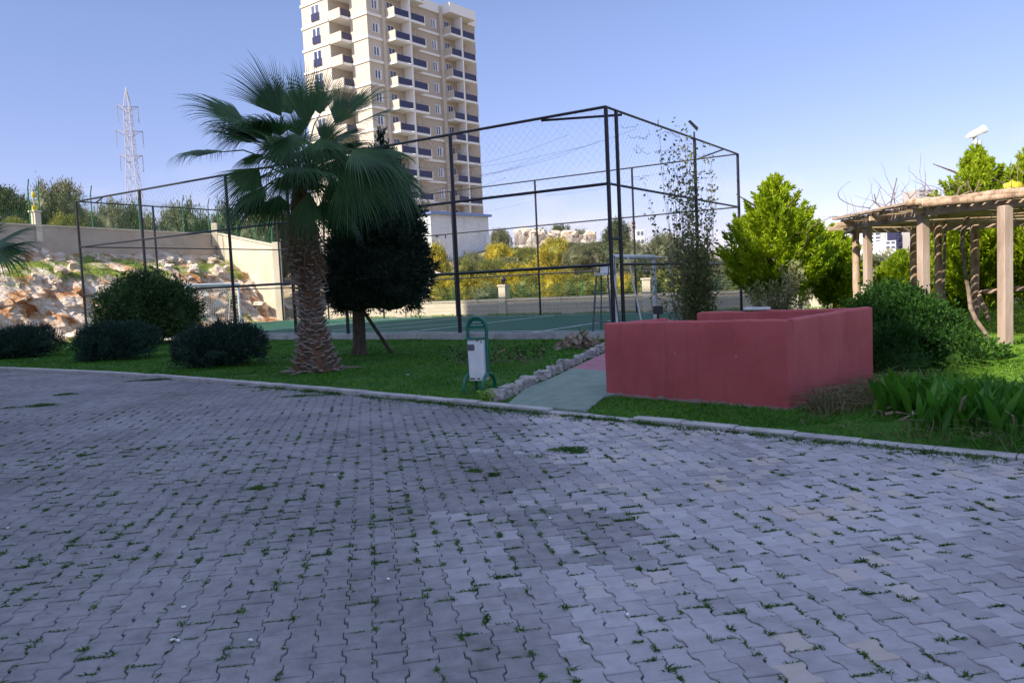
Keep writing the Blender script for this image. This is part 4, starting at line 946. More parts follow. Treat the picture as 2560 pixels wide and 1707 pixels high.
# ================================================================== LITTER BIN
bc = ground(1200, 979, .05); fr = Vector((-.36, -.93, 0)).normalized(); rt = Vector((-fr.y, fr.x, 0))
if rt.x < 0: rt = -rt
bn = thing('litter_bin', (bc.x, bc.y, .03), 'white litter bin hung in a green tubular frame on the lawn edge', 'bin')
def bq(x, y, z): p = Vector((bc.x, bc.y, 0)) + rt * x - fr * y + Vector((0, 0, z)); return (p.x, p.y, p.z)   # x right, y to the back, z up
pts = [bq(-.15, 0, .30), bq(-.15, 0, .7), bq(-.15, 0, 1.0)] + [bq(-.15 * math.cos(t), 0, 1.0 + .15 * math.sin(t)) for t in np.linspace(.15, math.pi - .15, 13)] + [bq(.15, 0, 1.0), bq(.15, 0, .7), bq(.15, 0, .30)]
mb = MB(); mb.tube(pts, .026, 12); fo = mb.build('frame', M['green_bin'], bn, True)
for x in (-.15, .15):
    mb = MB(); mb.tube([bq(x, -.235, -.02), bq(x, -.235, .12)] + [bq(x, -.235 * math.cos(t), .12 + .2 * math.sin(t)) for t in np.linspace(.15, math.pi - .15, 13)] + [bq(x, .235, .12), bq(x, .235, -.02)], .024, 12); mb.build('foot', M['green_bin'], bn, True)
mb = MB(); ar = [bq(-.13 * math.cos(t), -.006, 1.0 + .135 * math.sin(t)) for t in np.linspace(0.02, math.pi - .02, 15)]
mb.poly([bq(.13, -.006, .985)] + [bq(-.13, -.006, .985)] + ar[1:-1]); mb.poly(([bq(.13, .006, .985)] + [bq(-.13, .006, .985)] + [bq(-.13 * math.cos(t), .006, 1.0 + .135 * math.sin(t)) for t in np.linspace(0.02, math.pi - .02, 15)][1:-1])[::-1])
sg = mb.build('sign_plate', M['green_bin'], bn)
def text(body, loc, size, rotm, par, mat):
    cu = bpy.data.curves.new('lettering', 'FONT'); cu.body = body; cu.size = size; cu.align_x = 'CENTER'; cu.extrude = .0008; cu.materials.append(mat)
    t_ = bpy.data.objects.new('lettering', cu); me = bpy.data.meshes.new_from_object(t_); bpy.data.objects.remove(t_)
    me.materials.clear(); me.materials.append(mat); o = bpy.data.objects.new('lettering', me); COL.objects.link(o); o.parent = par; o.matrix_local = Matrix.Translation(Vector(loc) - origin_of(par)) @ rotm; return o
rm = Matrix((( rt.x, 0, fr.x, 0), (rt.y, 0, fr.y, 0), (0, 1, 0, 0), (0, 0, 0, 1)))
text('ÇEVREMİZİ', bq(.004, -.010, 1.066), .027, rm, sg, M['white_paint']); text('TEMİZ TUTALIM', bq(.004, -.010, 1.026), .027, rm, sg, M['white_paint'])
mb = MB(); mb.tube([bq(-.15, -.0, .845), bq(.15, -.0, .845)], .013, 8); mb.tube([bq(-.135, -.12, .842), bq(.135, -.12, .842)], .011, 8)
mb.hexa([bq(x, y, z) for z in (.832, .845) for x, y in ((-.135, -.13), (.135, -.13), (.135, .1), (-.135, .1))]); mb.build('lid', M['green_bin'], bn)
# body: tapered box with a letter-box slot
def ringz(z, s): w = .127 * s; d = .115 * s; return [bq(x, y, z) for x, y in ((-w + .02, -d), (w - .02, -d), (w, -d + .02), (w, d), (-w, d), (-w, -d + .02))]
mb = MB(); lv2 = [.225, .24, .5, .69, .80, .826]; sc_ = [.93, .95, .965, .98, .99, 1.0]; r_ = []
for z, s in zip(lv2, sc_): b = len(mb.v); mb.v += ringz(z, s); r_.append(b)
for i in range(5):
    for j in range(6): mb.face([r_[i] + j, r_[i] + (j + 1) % 6, r_[i + 1] + (j + 1) % 6, r_[i + 1] + j])
mb.face([r_[0] + j for j in range(6)][::-1]); mb.face([r_[5] + j for j in range(6)])
bo = mb.build('body', M['white_bin'], bn, bevel=.006)
mb = MB(); sl = []
for cx_, cz_, a0 in ((-.108, .745, 90), (-.018, .745, 0), (-.018, .685, -90), (-.108, .685, 180)):
    for t in range(4): an = R(a0 + (t * 30 if a0 not in (90,) else t * 30)); sl.append((cx_ + .016 * math.cos(an), cz_ + .016 * math.sin(an)))
hull = sorted(sl, key=lambda p: math.atan2(p[1] - .715, p[0] + .063))
dz = lambda z: -(.115 * np.interp(z, lv2, sc_)) - .0035
mb.poly([bq(x, dz(z), z) for x, z in hull]); mb.build('slot', M['grey_inner'], bo)
mb = MB(); mb.hexa([bq(x, y, z) for z in (.808, .826) for x, y in ((.035, -.124), (.06, -.124), (.06, -.116), (.035, -.116))]); mb.hexa([bq(x, y, z) for z in (.78, .81) for x, y in ((.10, -.12), (.112, -.12), (.112, -.108), (.10, -.108))]); mb.build('latch', M['black_metal'], bo)
mb = MB()
for x0, x1 in ((-.095, -.02), (.02, .06)): mb.hexa([bq(x, y, z) for z in (.248, .268) for x, y in ((x0, -.1135), (x1, -.1135), (x1, -.108), (x0, -.108))])
mb.build('drain_hole', M['dark_hole'], bo)

# ================================================================== PATH EDGING STONES
ORD = 'first second third fourth fifth sixth seventh eighth ninth tenth eleventh twelfth thirteenth fourteenth fifteenth sixteenth seventeenth eighteenth nineteenth twentieth'.split()
e0, e1, e2 = ground(1238, 995, .08), ground(1385, 932, .08), ground(1525, 866, .08); sr = random.Random(5)
for k in range(20):
    t = k / 19; p = e0.lerp(e1, t * 2) if t < .5 else e1.lerp(e2, t * 2 - 1); r = sr.uniform(.062, .095) * (1.25 if k < 2 else 1)
    mb = MB(); p = p + Vector((sr.uniform(-.04, .04), sr.uniform(-.04, .04), 0)); bm = bmesh.new()
    bmesh.ops.create_cube(bm, size=2); bmesh.ops.subdivide_edges(bm, edges=bm.edges[:], cuts=3, use_grid_fill=True)
    a_ = sr.uniform(0, 3.1); sx_, sy_, sz_ = r * sr.uniform(.8, 1.35), r * sr.uniform(.75, 1.1), r * sr.uniform(.8, 1.15)
    for v in bm.verts:
        q = v.co.copy(); q = q * (1 - .16 * max(0, q.length - 1.1)); q += Vector((mnoise.noise(q * 1.4 + Vector((k * 3.1, 0, 0))), mnoise.noise(q * 1.4 + Vector((0, k * 2.7, 5))), mnoise.noise(q * 1.4 + Vector((9, 0, k))))) * .35
        x_, y_ = q.x * sx_, q.y * sy_; v.co = (p.x + x_ * math.cos(a_) - y_ * math.sin(a_), p.y + x_ * math.sin(a_) + y_ * math.cos(a_), .07 + q.z * sz_ + sz_ * .55)
    bm.verts.index_update(); mb.v = [tuple(v.co) for v in bm.verts]
    for f in bm.faces: mb.face([v.index for v in f.verts])
    bm.free(); o = mb.build('rubble_stone', M['rubble'], None)
    setp(o, 'rough grey rubble stone in the path edging, %s from the bin' % ORD[k], 'stone', 'rubble stones edging the path')

# ================================================================== PERGOLA
pg = thing('pergola', (8.5, 15.5, 0), 'weathered wooden pergola with slatted flat roof and log posts on the sunny grass', 'pergola')
RZ = 2.60
def sqpost(px, dep, w, ztop=RZ, mat='wood', nm='post', log=False):
    x = at(px, 700, dep).x; z0 = LZ(x, dep) - .1; mb = MB()
    if log:
        lr = random.Random(px); mb.tube([(x + lr.uniform(-.008, .008), dep + lr.uniform(-.008, .008), z0 + (ztop - z0) * t / 10) for t in range(11)], [w * .5 * lr.uniform(.88, 1.12) for t in range(11)], 10)
    else:
        h = w / 2; a = .18; mb.hexa([(x + (i * math.cos(a) - j * math.sin(a)) * h, dep + (i * math.sin(a) + j * math.cos(a)) * h, z) for z in (z0, ztop) for i, j in ((-1, -1), (1, -1), (1, 1), (-1, 1))])
    return mb.build(nm, M[mat], pg, log, bevel=0 if log else .012)
sqpost(2513, 13.75, .175, 2.56); sqpost(2309, 15.15, .165, 2.57); sqpost(2170, 17.8, .15, 2.56)
sqpost(2141, 19.2, .17, 2.52, 'pine_log', 'log_post', True); sqpost(2285, 19.3, .165, 2.52, 'pine_log', 'log_post', True); sqpost(2346, 17.4, .165, 2.52, 'pine_log', 'log_post', True)
sqpost(2437, 20.4, .20, 2.55, 'pine_log', 'log_post', True); sqpost(2600, 17.0, .2, 2.52, 'pine_log', 'log_post', True); sqpost(2720, 12.5, .2, 2.56)
poly = [(7.62, 14.75), (7.72, 18.3), (8.5, 20.7), (11.5, 22.0), (14.6, 20.6), (15.6, 17.6), (14.6, 13.6), (11.4, 11.8), (10.2, 11.9)]
def pbeam(a, b, z0, z1, t, mat='wood', nm='beam'):
    mb = MB(); mb.wall(a, b, t, z0, z1); return mb.build(nm, M[mat], pg, bevel=.008)
for k in range(len(poly)):
    a, b = Vector((*poly[k], 0)), Vector((*poly[(k + 1) % len(poly)], 0)); d = (b - a).normalized() * .12
    cx0 = Vector((11.3, 16.8, 0)); a2, b2 = a.lerp(cx0, .06), b.lerp(cx0, .06)
    pbeam(a2 - d * .5, b2 + d * .5, RZ - .10 + .003 * k, RZ + .04 + .003 * k, .10)
# slats laid across: their ends step along the left edge
def span(y):
    xs = []
    for k in range(len(poly)):
        (x0, y0), (x1, y1) = poly[k], poly[(k + 1) % len(poly)]
        if (y0 - y) * (y1 - y) < 0: xs.append(x0 + (x1 - x0) * (y - y0) / (y1 - y0))
    return (min(xs), max(xs)) if len(xs) > 1 else None
pr3 = random.Random(2); y = 12.0
while y < 21.9:
    s = span(y)
    if s:
        mb = MB(); j = pr3.uniform(-.02, .02); z = RZ + .07 + pr3.uniform(0, .015); hw = pr3.uniform(.035, .05)
        e_ = pr3.uniform(-.1, .05) 
        mb.hexa([(x_, y_, z_) for z_ in (z, z + .055) for x_, y_ in ((s[0] + e_, y - hw), (s[1] - .1, y - hw + j), (s[1] - .1, y + hw + j), (s[0] + e_, y + hw))]); mb.build('slat', M['straw'], pg)
    y += pr3.uniform(.125, .16)
for k, (a, b) in enumerate((((7.6, 15.0), (14.9, 14.2)), ((7.5, 16.6), (15.2, 16.4)), ((7.45, 18.2), (15.2, 18.2)), ((8.0, 20.0), (14.7, 20.2)))):
    pbeam(a, b, RZ - .03, RZ + .068, .09, 'straw', 'rafter')
# the thick near edge boards, two layers, and the ends stepping away on the left
for k, (a, b, z) in enumerate((((7.58, 14.62), (10.15, 11.75), .075), ((7.46, 14.95), (10.0, 11.7), .13))):
    pa_, pb2 = Vector((*a, RZ + z + .03)), Vector((*b, RZ + z + .03)); mb = MB(); mb.tube([pa_.lerp(pb2, t / 9) + Vector((0, 0, .012 * math.sin(t * 2.1 + k))) for t in range(10)], [.068 + .008 * math.sin(t * 1.7 + k) for t in range(10)], 9); mb.build('edge_pole', M['pine_log'], pg, True)
for k in range(9):
    y0 = 14.9 + k * .42; pbeam((7.46 + .015 * (k % 3) + .02 * k, y0), (7.48 + .02 * (k % 2) + .02 * k, y0 + .38), RZ + .132 + .008 * (k % 3), RZ + .185 + .008 * (k % 3), .2, 'wood', 'edge_board')
rl = thing('log_rail', ground(2480, 760, .3), 'pale horizontal log rail with a slanting strut among the pergola posts', 'rail')
p, q = at(2446, 732, 19.8), at(2620, 720, 19.0); mb = MB(); mb.tube([p, p.lerp(q, .5) + Vector((0, 0, .03)), q], [.06, .07, .06], 8); mb.build('rail', M['pine_log'], rl, True)
p = at(2447, 736, 19.7); q = at(2480, 775, 19.2); q.z = LZ(q.x, q.y) - .03; mb = MB(); mb.tube([p, q], .05, 8); mb.build('strut', M['pine_log'], rl, True)
lb = thing('log_bench', ground(2290, 830, .1), 'short grey log end jutting left of the front pergola post', 'bench')
p, q = at(2264, 788, 15.6), at(2330, 783, 15.9); mb = MB(); mb.tube([p, q], .075, 9); mb.build('seat_log', M['pine_log'], lb, True)
mb = MB(); p2 = p.lerp(q, .55); mb.tube([p2, (p2.x + .02, p2.y, -.02)], .05, 8); mb.build('leg', M['pine_log'], lb, True)
# climbing stems
def stem(name, label, pts, r, mat='vine'):
    P = [at(*p) for p in pts]; P[-1].z = LZ(P[-1].x, P[-1].y) - .05; o = thing(name, P[-1], label, 'vine')
    mb = MB(); mb.tube(P, r, 8); mb.build('stem', M[mat], o, True)
    mb = MB(); mb.tube([p + Vector((.022 * math.sin(i * .9), .02 * math.cos(i * .9), 0)) for i, p in enumerate(P)], [k * .6 for k in (r if isinstance(r, list) else [r] * len(P))], 6); mb.build('twining_stem', M[mat], o, True); return o
stem('grape_vine', 'thick twisted grape vine stem curving down to the grass in mid pergola', [(2418, 543, 15.6), (2408, 575, 15.6), (2405, 610, 15.6), (2410, 650, 15.6), (2414, 690, 15.6), (2422, 730, 15.5), (2427, 770, 15.4), (2440, 800, 15.2), (2462, 830, 14.8), (2476, 860, 14.4), (2483, 885, 14.1)], [.05, .04, .034, .034, .036, .036, .038, .04, .038, .036, .036])
stem('grape_vine', 'thin pale grape vine stem beside the log post behind the front post', [(2366, 552, 17.2), (2362, 600, 17.2), (2360, 660, 17.2), (2358, 720, 17.2), (2366, 760, 17.1), (2374, 812, 17.0)], [.03, .028, .026, .028, .03, .032])
# bare twigs over the roof
vt = thing('bare_vine', (9.5, 15, RZ), 'tangle of bare brown vine twigs lying over the pergola roof', 'vine')
mb = MB(); vr = random.Random(8)
def twig(p, d, n, st, r, up=.0, cur=.5):
    P = [Vector(p)]; d = Vector(d).normalized()
    for i in range(n): d = (d + Vector((vr.gauss(0, cur), vr.gauss(0, cur), vr.gauss(0, cur) * .6 + up))).normalized(); P.append(P[-1] + d * st)
    mb.tube(P, [r * (1 - .8 * i / n) for i in range(n + 1)], 4, cap=False); return P
for k in range(80):
    y = vr.uniform(12.2, 20.5); s = span(y); x = s[0] + vr.betavariate(1.1, 2.2) * (s[1] - s[0]); P = twig((x, y, RZ + .16 + vr.uniform(0, .12)), (vr.gauss(0, 1), vr.gauss(0, 1), .15), vr.randint(5, 11), vr.uniform(.1, .19), vr.uniform(.008, .017), .02, .35)
for k in range(26):
    y = vr.uniform(13, 19.5); s = span(y); x = s[0] + vr.uniform(.0, 2.4); P = twig((x, y, RZ + .15), (vr.gauss(0, .4), vr.gauss(0, .4), 1), vr.randint(4, 8), vr.uniform(.08, .15), .008, .12, .22)
    if k % 2: twig(P[len(P) // 2], (vr.gauss(0, 1), vr.gauss(0, 1), .6), 4, .09, .006, .05, .3)
for k in range(40):
    y = vr.uniform(12.5, 16); s = span(y); x = s[0] + vr.uniform(.4, 4); twig((x, y, RZ - .02), (vr.gauss(0, 1), vr.gauss(0, .6), -.5), vr.randint(4, 7), .13, .009, -.05, .4)
for pts in ([(2150, 548, 18.6), (2175, 535, 18), (2215, 528, 17.5), (2245, 533, 17), (2290, 538, 16.4)], [(2222, 532, 17.3), (2230, 495, 17.2), (2242, 445, 17.2)], [(2215, 530, 17.5), (2190, 508, 17.5), (2186, 485, 17.5)], [(2380, 515, 15), (2400, 470, 15), (2418, 455, 15), (2440, 500, 15)], [(2420, 520, 14.8), (2442, 470, 14.8), (2450, 450, 14.8)], [(2400, 490, 15), (2425, 478, 15), (2455, 500, 15), (2500, 495, 14.5), (2540, 505, 14)]):
    P = [at(*p) for p in pts]; mb.tube(P, [.02 - .012 * i / len(P) for i in range(len(P))], 5, cap=False)
mb.build('twigs', M['twig'], vt)['kind'] = 'stuff'
yb = at(2531, 487, 14.2); mb = MB(); mb.blob((yb.x, yb.y, RZ + .30), (.115, .1, .105), 4, .35, 3)
setp(mb.build('plastic_bag', M['yellow'], None, True), 'crumpled yellow plastic bag on top of the pergola roof', 'bag')

# ================================================================== TREES AND SHRUBS
# --- fan palm
PB = ground(792, 926, .04); pal = thing('fan_palm', (PB.x, PB.y, .03), 'large fan palm with shaggy trunk and drooping dark green fronds', 'palm')
PY = PB.y
topc = at(748, 470, PY)
def c2(x, y, dy=0): return at(400 + x * .5484, 100 + y * .5484, PY + dy)
axis = lambda z: Vector((PB.x + (topc.x - PB.x) * z / 3.8, PB.y, z))
prof = lambda z: float(np.interp(z, [0, .15, .35, .7, 1.1, 1.6, 2.0, 2.5, 3.0, 3.5, 3.9], [.50, .46, .38, .28, .215, .215, .23, .25, .24, .19, .10]))
mb = MB(); zs = np.linspace(0, 3.9, 28); mb.tube([axis(z) for z in zs], [prof(z) for z in zs], 16); tk = mb.build('trunk', M['palm_trunk'], pal, True)
mb = MB(); pr4 = random.Random(21); ga = 2.39996
for k in range(400):
    z = .03 + 2.75 * (k / 400) ** 1.0 + pr4.uniform(-.03, .03); a = k * ga + pr4.uniform(-.3, .3); r = prof(z); o = Vector((math.cos(a), math.sin(a), 0)); t = Vector((-o.y, o.x, 0))
    old = z < 1.25; w = pr4.uniform(.045, .10) if old else pr4.uniform(.02, .05); ln = pr4.uniform(.05, .13) if old else pr4.uniform(.05, .2)
    lift = pr4.uniform(.3, 1.0) if old else pr4.uniform(-.05, .5); d = (o + Vector((0, 0, lift))).normalized(); u3 = d.cross(t)
    p = axis(z) + o * (r - .03); q = p + d * (ln + .03); w2 = w * pr4.uniform(.45, .8); th = .018
    mb.hexa([tuple(x) for x in (p - t * w - u3 * th, p + t * w - u3 * th, p + t * w + u3 * th, p - t * w + u3 * th, q - t * w2 - u3 * th * .5, q + t * w2 - u3 * th * .5, q + t * w2 + u3 * th * .5, q - t * w2 + u3 * th * .5)])
for a in (-2.9, -.6, -1.9, .1, -1.2, -2.4):                       # fallen leaf bases round the foot
    o = Vector((math.cos(a), math.sin(a), 0)); p = Vector((PB.x, PB.y, .07)) + o * .5; q = p + o * pr4.uniform(.15, .42) + Vector((0, 0, pr4.uniform(-.03, .02))); t = Vector((-o.y, o.x, 0)) * .04
    mb.hexa([tuple(x) for x in (p - t, p + t, p + t + Vector((0, 0, .03)), p - t + Vector((0, 0, .03)), q - t * .5, q + t * .5, q + t * .5 + Vector((0, 0, .02)), q - t * .5 + Vector((0, 0, .02)))])
mb.build('leaf_base', M['boot'], tk)
n = 520; z = rng.uniform(2.3, 3.3, n); a = rng.uniform(0, 6.28, n); Pp = np.array([axis(q) for q in z]) + np.stack([np.cos(a), np.sin(a), a * 0], 1) * np.array([prof(q) for q in z])[:, None] * .95
V, F = leaves_VF(Pp, np.stack([np.cos(a) * .15, np.sin(a) * .15, -np.ones(n)], 1) + rng.normal(size=(n, 3)) * .15, rng.uniform(.3, .8, n), .025)
npmesh('dry_skirt', V, [F], M['thatch'], tk)
fr_rnd = random.Random(31)
def frond(hub, hast, tip, nrm, spread, droop, par=pal, nseg=36, split=.5, pr_=.018):
    hub, hast, tip = Vector(hub), Vector(hast), Vector(tip); tip = hast + (tip - hast) * 1.02; spread *= .86; mb = MB()
    sag = (hast - hub).length * .12
    mb.tube([hub, hub.lerp(hast, .35) + Vector((0, 0, sag)), hub.lerp(hast, .7) + Vector((0, 0, sag)), hast], [pr_ * 1.5, pr_, pr_ * .8, pr_ * .6], 6, 1)
    td = tip - hast; Rr = td.length; td.normalize(); nrm = Vector(nrm); nrm = (nrm - td * nrm.dot(td)).normalized(); sd = nrm.cross(td)
    st = 9
    for i in range(nseg):
        u = (i + .5) / nseg * 2 - 1; a = u * spread; d = td * math.cos(a) + sd * math.sin(a); d = (d + nrm * (.10 * math.cos(a * 1.3) - .05)).normalized()
        L = Rr * (1 - .28 * u * u) * fr_rnd.uniform(.84, 1.1); p = hast.copy(); wd = (td * -math.sin(a) + sd * math.cos(a)); dth = 2 * spread / nseg
        b = len(mb.v); dr = droop * fr_rnd.uniform(.9, 2.0) + .06; sp_ = split + fr_rnd.uniform(-.06, .06)
        for k in range(st + 1):
            t = k / st; w = dth * L * min(t, sp_) * .5 * 1.03 * (1 if t <= sp_ else max(.02, (1 - ((t - sp_) / (1 - sp_)) ** 1.15) * .95))
            fold = nrm * (w * .55); mb.v += [tuple(p - wd * w), tuple(p + fold), tuple(p + wd * w)]
            if t > .3: g = dr * max(0, t - .42) * 1.5; d = (d + Vector((0, 0, -1)) * g * .8).normalized()
            p = p + d * (L / st)
        for k in range(st):
            q = b + k * 3; mb.face([q, q + 1, q + 4, q + 3]); mb.face([q + 1, q + 2, q + 5, q + 4])
    return mb.build('frond', [M['palm_leaf'], M['petiole']], par)
HUB = c2(630, 640)
FR = [((390, 375, -.2), (60, 235, -.5), (.15, -.55, 1), 1.15, .30), ((555, 350, .3), (365, 75, .3), (.35, -1, .2), .75, .16), ((668, 398, -.3), (648, 95, -.15), (0, -1, .15), .66, .08),
      ((800, 385, .3), (905, 175, .45), (-.3, -1, .35), 1.0, .14), ((850, 400, -.3), (1115, 300, -.7), (-.1, -.35, 1), .8, .35), ((880, 500, -.9), (1130, 640, -1.2), (.25, -.55, .8), 1.35, .62),
      ((990, 545, -.2), (1190, 790, -.3), (.5, -.6, .5), 1.2, .55), ((860, 560, -1.0), (985, 890, -1.25), (.1, -1, .3), .9, .40), ((270, 512, .2), (40, 520, .5), (.1, -.35, 1), 1.25, .75),
      ((452, 582, -.6), (265, 800, -.95), (.15, -1, .25), .95, .12), ((680, 690, -.75), (655, 985, -.85), (0, -1, .12), .72, .12), ((610, 430, -.9), (520, 610, -1.5), (-.1, -.6, .8), 1.3, .5),
      ((730, 450, -.8), (800, 640, -1.3), (.1, -.7, .7), 1.25, .5), ((870, 330, .8), (1020, 190, 1.2), (0, -.6, 1), 1.0, .3), ((600, 340, .9), (520, 150, 1.5), (0, -1, .3), .9, .2), ((730, 340, .9), (720, 120, 1.3), (0, -1, .3), .9, .15),
      ((480, 430, .9), (270, 330, 1.6), (0, -.4, 1), 1.1, .4), ((900, 600, .8), (1110, 770, 1.3), (.4, -.5, .7), 1.1, .5), ((640, 480, 1.3), (600, 400, 2.3), (0, -.3, 1), 1.2, .4), ((760, 560, .9), (900, 650, 1.9), (.3, .2, 1), 1.2, .5),
      ((500, 600, .8), (330, 720, 1.5), (-.3, -.2, 1), 1.1, .5), ((430, 470, -.5), (180, 400, -1.0), (-.1, -.4, 1), 1.2, .5), ((1010, 500, .3), (1200, 560, .5), (.2, -.4, 1), 1.2, .7), ((780, 620, -.5), (850, 900, -.8), (.1, -1, .2), .7, .3),
      ((940, 520, -.5), (1090, 700, -.9), (.3, -.7, .7), 1.3, .55), ((900, 545, .1), (1050, 840, .1), (.25, -.9, .4), 1.0, .45), ((1040, 560, .2), (1160, 860, .2), (.4, -.8, .3), .9, .45), ((820, 520, -.9), (930, 760, -1.2), (.15, -1, .4), 1.1, .5),
      ((590, 480, -.5), (470, 640, -.9), (-.15, -.8, .6), 1.25, .45), ((560, 440, -.2), (420, 560, -.4), (-.2, -.6, .8), 1.2, .5), ((690, 470, -.6), (740, 620, -1.0), (.1, -.7, .7), 1.2, .5), ((640, 440, .2), (600, 280, .3), (0, -1, .3), 1.0, .15),
      ((740, 470, .1), (830, 330, .2), (.1, -1, .5), 1.1, .2), ((540, 500, .1), (440, 390, .2), (-.1, -.8, .6), 1.1, .25), ((470, 520, -.3), (300, 620, -.5), (-.2, -.6, .8), 1.2, .55), ((420, 400, .1), (200, 480, .1), (-.1, -.7, .6), 1.0, .6),
      ((700, 560, -.4), (720, 760, -.7), (0, -1, .25), .9, .2), ((590, 600, -.3), (520, 800, -.6), (-.1, -1, .3), .8, .25), ((800, 440, -.2), (960, 420, -.5), (0, -.6, .9), 1.1, .5)]
for k in range(22):
    a = k * 2.399 + .4; el = fr_rnd.uniform(-.55, 1.0); o = Vector((math.cos(a), math.sin(a), 0)); pl_ = fr_rnd.uniform(.75, 1.15)
    hp_ = HUB + (o * math.cos(el) + Vector((0, 0, math.sin(el)))) * pl_; tp_ = hp_ + (o * math.cos(el - .5) + Vector((0, 0, math.sin(el - .5)))) * fr_rnd.uniform(1.0, 1.3)
    frond(HUB, hp_, tp_, o * -.4 + Vector((0, 0, 1)), fr_rnd.uniform(.8, 1.15), fr_rnd.uniform(.4, .7))
for h, t, nr, sp2, dr in FR: frond(HUB + Vector((fr_rnd.uniform(-.08, .08), fr_rnd.uniform(-.1, .1), fr_rnd.uniform(-.15, .05))), c2(*h), c2(*t), nr, sp2, dr)
# --- small palm at the left edge
q = ground(-75, 905, .05); q.y = 21.5; q.x = at(-75, 700, 21.5).x
sp_ = thing('fan_palm', (q.x, q.y, 0), 'low young palm showing only drooping fronds beside the rocky bank', 'palm')
hb = Vector((q.x, q.y, 2.75)); mb = MB(); mb.tube([(q.x, q.y, -.1), (q.x, q.y, 1.2), hb], [.28, .24, .16], 10); mb.build('trunk', M['palm_trunk'], sp_, True)
for (hx, hy, hd), (tx, ty, td_), nr, spd, dr in (((-20, 640, -.2), (85, 600, -.3), (0, -.5, 1), .9, .35), ((-10, 655, -.6), (70, 700, -.9), (.2, -.6, .7), 1.1, .6), ((-40, 620, 0), (10, 560, .2), (.2, -1, .3), .8, .2), ((-100, 630, 0), (-200, 590, 0), (0, -.5, 1), 1, .4), ((-70, 600, .1), (-60, 520, .2), (0, -1, .2), .9, .2), ((-60, 670, -.8), (-50, 760, -1.2), (0, -1, .3), .9, .3), ((-30, 645, .7), (50, 640, 1.2), (0, -.4, 1), 1.1, .5), ((-15, 650, -.1), (100, 640, -.1), (0, -.3, 1), .9, .5)):
    frond(hb, at(hx, hy - 28, q.y + hd), at(tx + (tx - hx) * .15, ty - 32, q.y + td_), nr, spd, dr, sp_, 26)

def trunkobj(par, pts, r, m='trunk'): mb = MB(); mb.tube(pts, r, 9); return mb.build('trunk', M[m], par, True)
# --- dark round-crowned tree with a leaning stake
g = ground(898, 888, .03); dt = thing('conifer_tree', (g.x, g.y, 0), 'dense nearly black clipped tree with teardrop crown behind the palm', 'tree')
trunkobj(dt, [(g.x, g.y, -.1), (g.x + .02, g.y, .3), (g.x + .05, g.y, 1.3), (g.x + .1, g.y, 3)], [.22, .165, .15, .09])
cx_ = at(940, 640, g.y).x
lob = [((cx_, g.y, 2.05), (1.33, 1.3, 1.18)), ((cx_ + .05, g.y, 2.95), (1.12, 1.1, 1.1)), ((cx_ + .25, g.y, 3.9), (.6, .6, 1.05))]
P, Dv = clump_cloud(lob, 900, 44, .06, .7, .4, .9, .45)
P2, D2 = plume_cloud((cx_ + .3, g.y, 3.6), 2.0, lambda h: .62 * (1 - h) + .05, 46, 26, .5, .8, .05)
crown('crown', np.concatenate([P, P2]), np.concatenate([Dv, D2]), .12, .034, M['dark_leaf'], dt, [(c, tuple(.84 * x for x in r)) for c, r in lob])
s0, s1 = at(925, 800, g.y - .1), ground(985, 882, .03); mb = MB(); mb.tube([s1 - Vector((0, 0, .1)), s0 + (s0 - s1) * .2], .045, 7)
setp(mb.build('wooden_stake', M['stake'], None, True), 'leaning dark wooden stake propping the dense dark tree', 'stake')
# --- clipped hedge ball and low junipers
def shrub(name, label, px, ytop, ybot, wpx, dep, mat, lobes_fn, n, per, sig, L, W, group=None, out=.7, up=.3, z0=None, core=.86):
    c = at(px, (ytop + ybot) / 2, dep); hw = wpx / 2 * dep / 2000; z1 = at(px, ytop, dep).z; z0 = LZ(c.x, dep) if z0 is None else z0
    o = thing(name, (c.x, dep, z0), label, 'shrub', group); lob = lobes_fn(c.x, dep, z0, z1, hw)
    P, Dv = clump_cloud(lob, n, per, sig, out, up); P[:, 2] = np.maximum(P[:, 2], z0 - .05)
    crown('foliage', P, Dv, L, W, M[mat], o, [(c_, tuple(core * x for x in r_)) for c_, r_ in lob] if core else None)
    mb = MB(); limbs(mb, (c.x, dep, z0 - .1), (z1 - z0) * .7, .05 + hw * .02, 7, hw * .6, int(px)); mb.build('stem', M['trunk'], o); return o
ball = lambda x, y, a, b, h: [((x - h * .12, y, (a + b) / 2), (h * .82, h * .8, (b - a) * .50)), ((x + h * .22, y, a + (b - a) * .45), (h * .76, h * .75, (b - a) * .46)), ((x - h * .4, y, a + (b - a) * .42), (h * .58, h * .6, (b - a) * .42)), ((x + h * .45, y - .1, a + (b - a) * .35), (h * .52, h * .6, (b - a) * .35))]
low = lambda x, y, a, b, h: [((x - h * .42, y, a + (b - a) * .40), (h * .55, h * .6, (b - a) * .45)), ((x + h * .05, y + .1, a + (b - a) * .48), (h * .62, h * .65, (b - a) * .48)), ((x + h * .48, y, a + (b - a) * .45), (h * .50, h * .6, (b - a) * .46)), ((x, y - h * .3, a + (b - a) * .3), (h * .6, h * .5, (b - a) * .33))]
shrub('hedge_shrub', 'big rounded clipped green shrub rising behind the low dark junipers', 370, 690, 850, 250, 30.0, 'hedge_leaf', ball, 620, 40, .13, .13, .05, core=.74)
jl = 'low spreading dark juniper, '
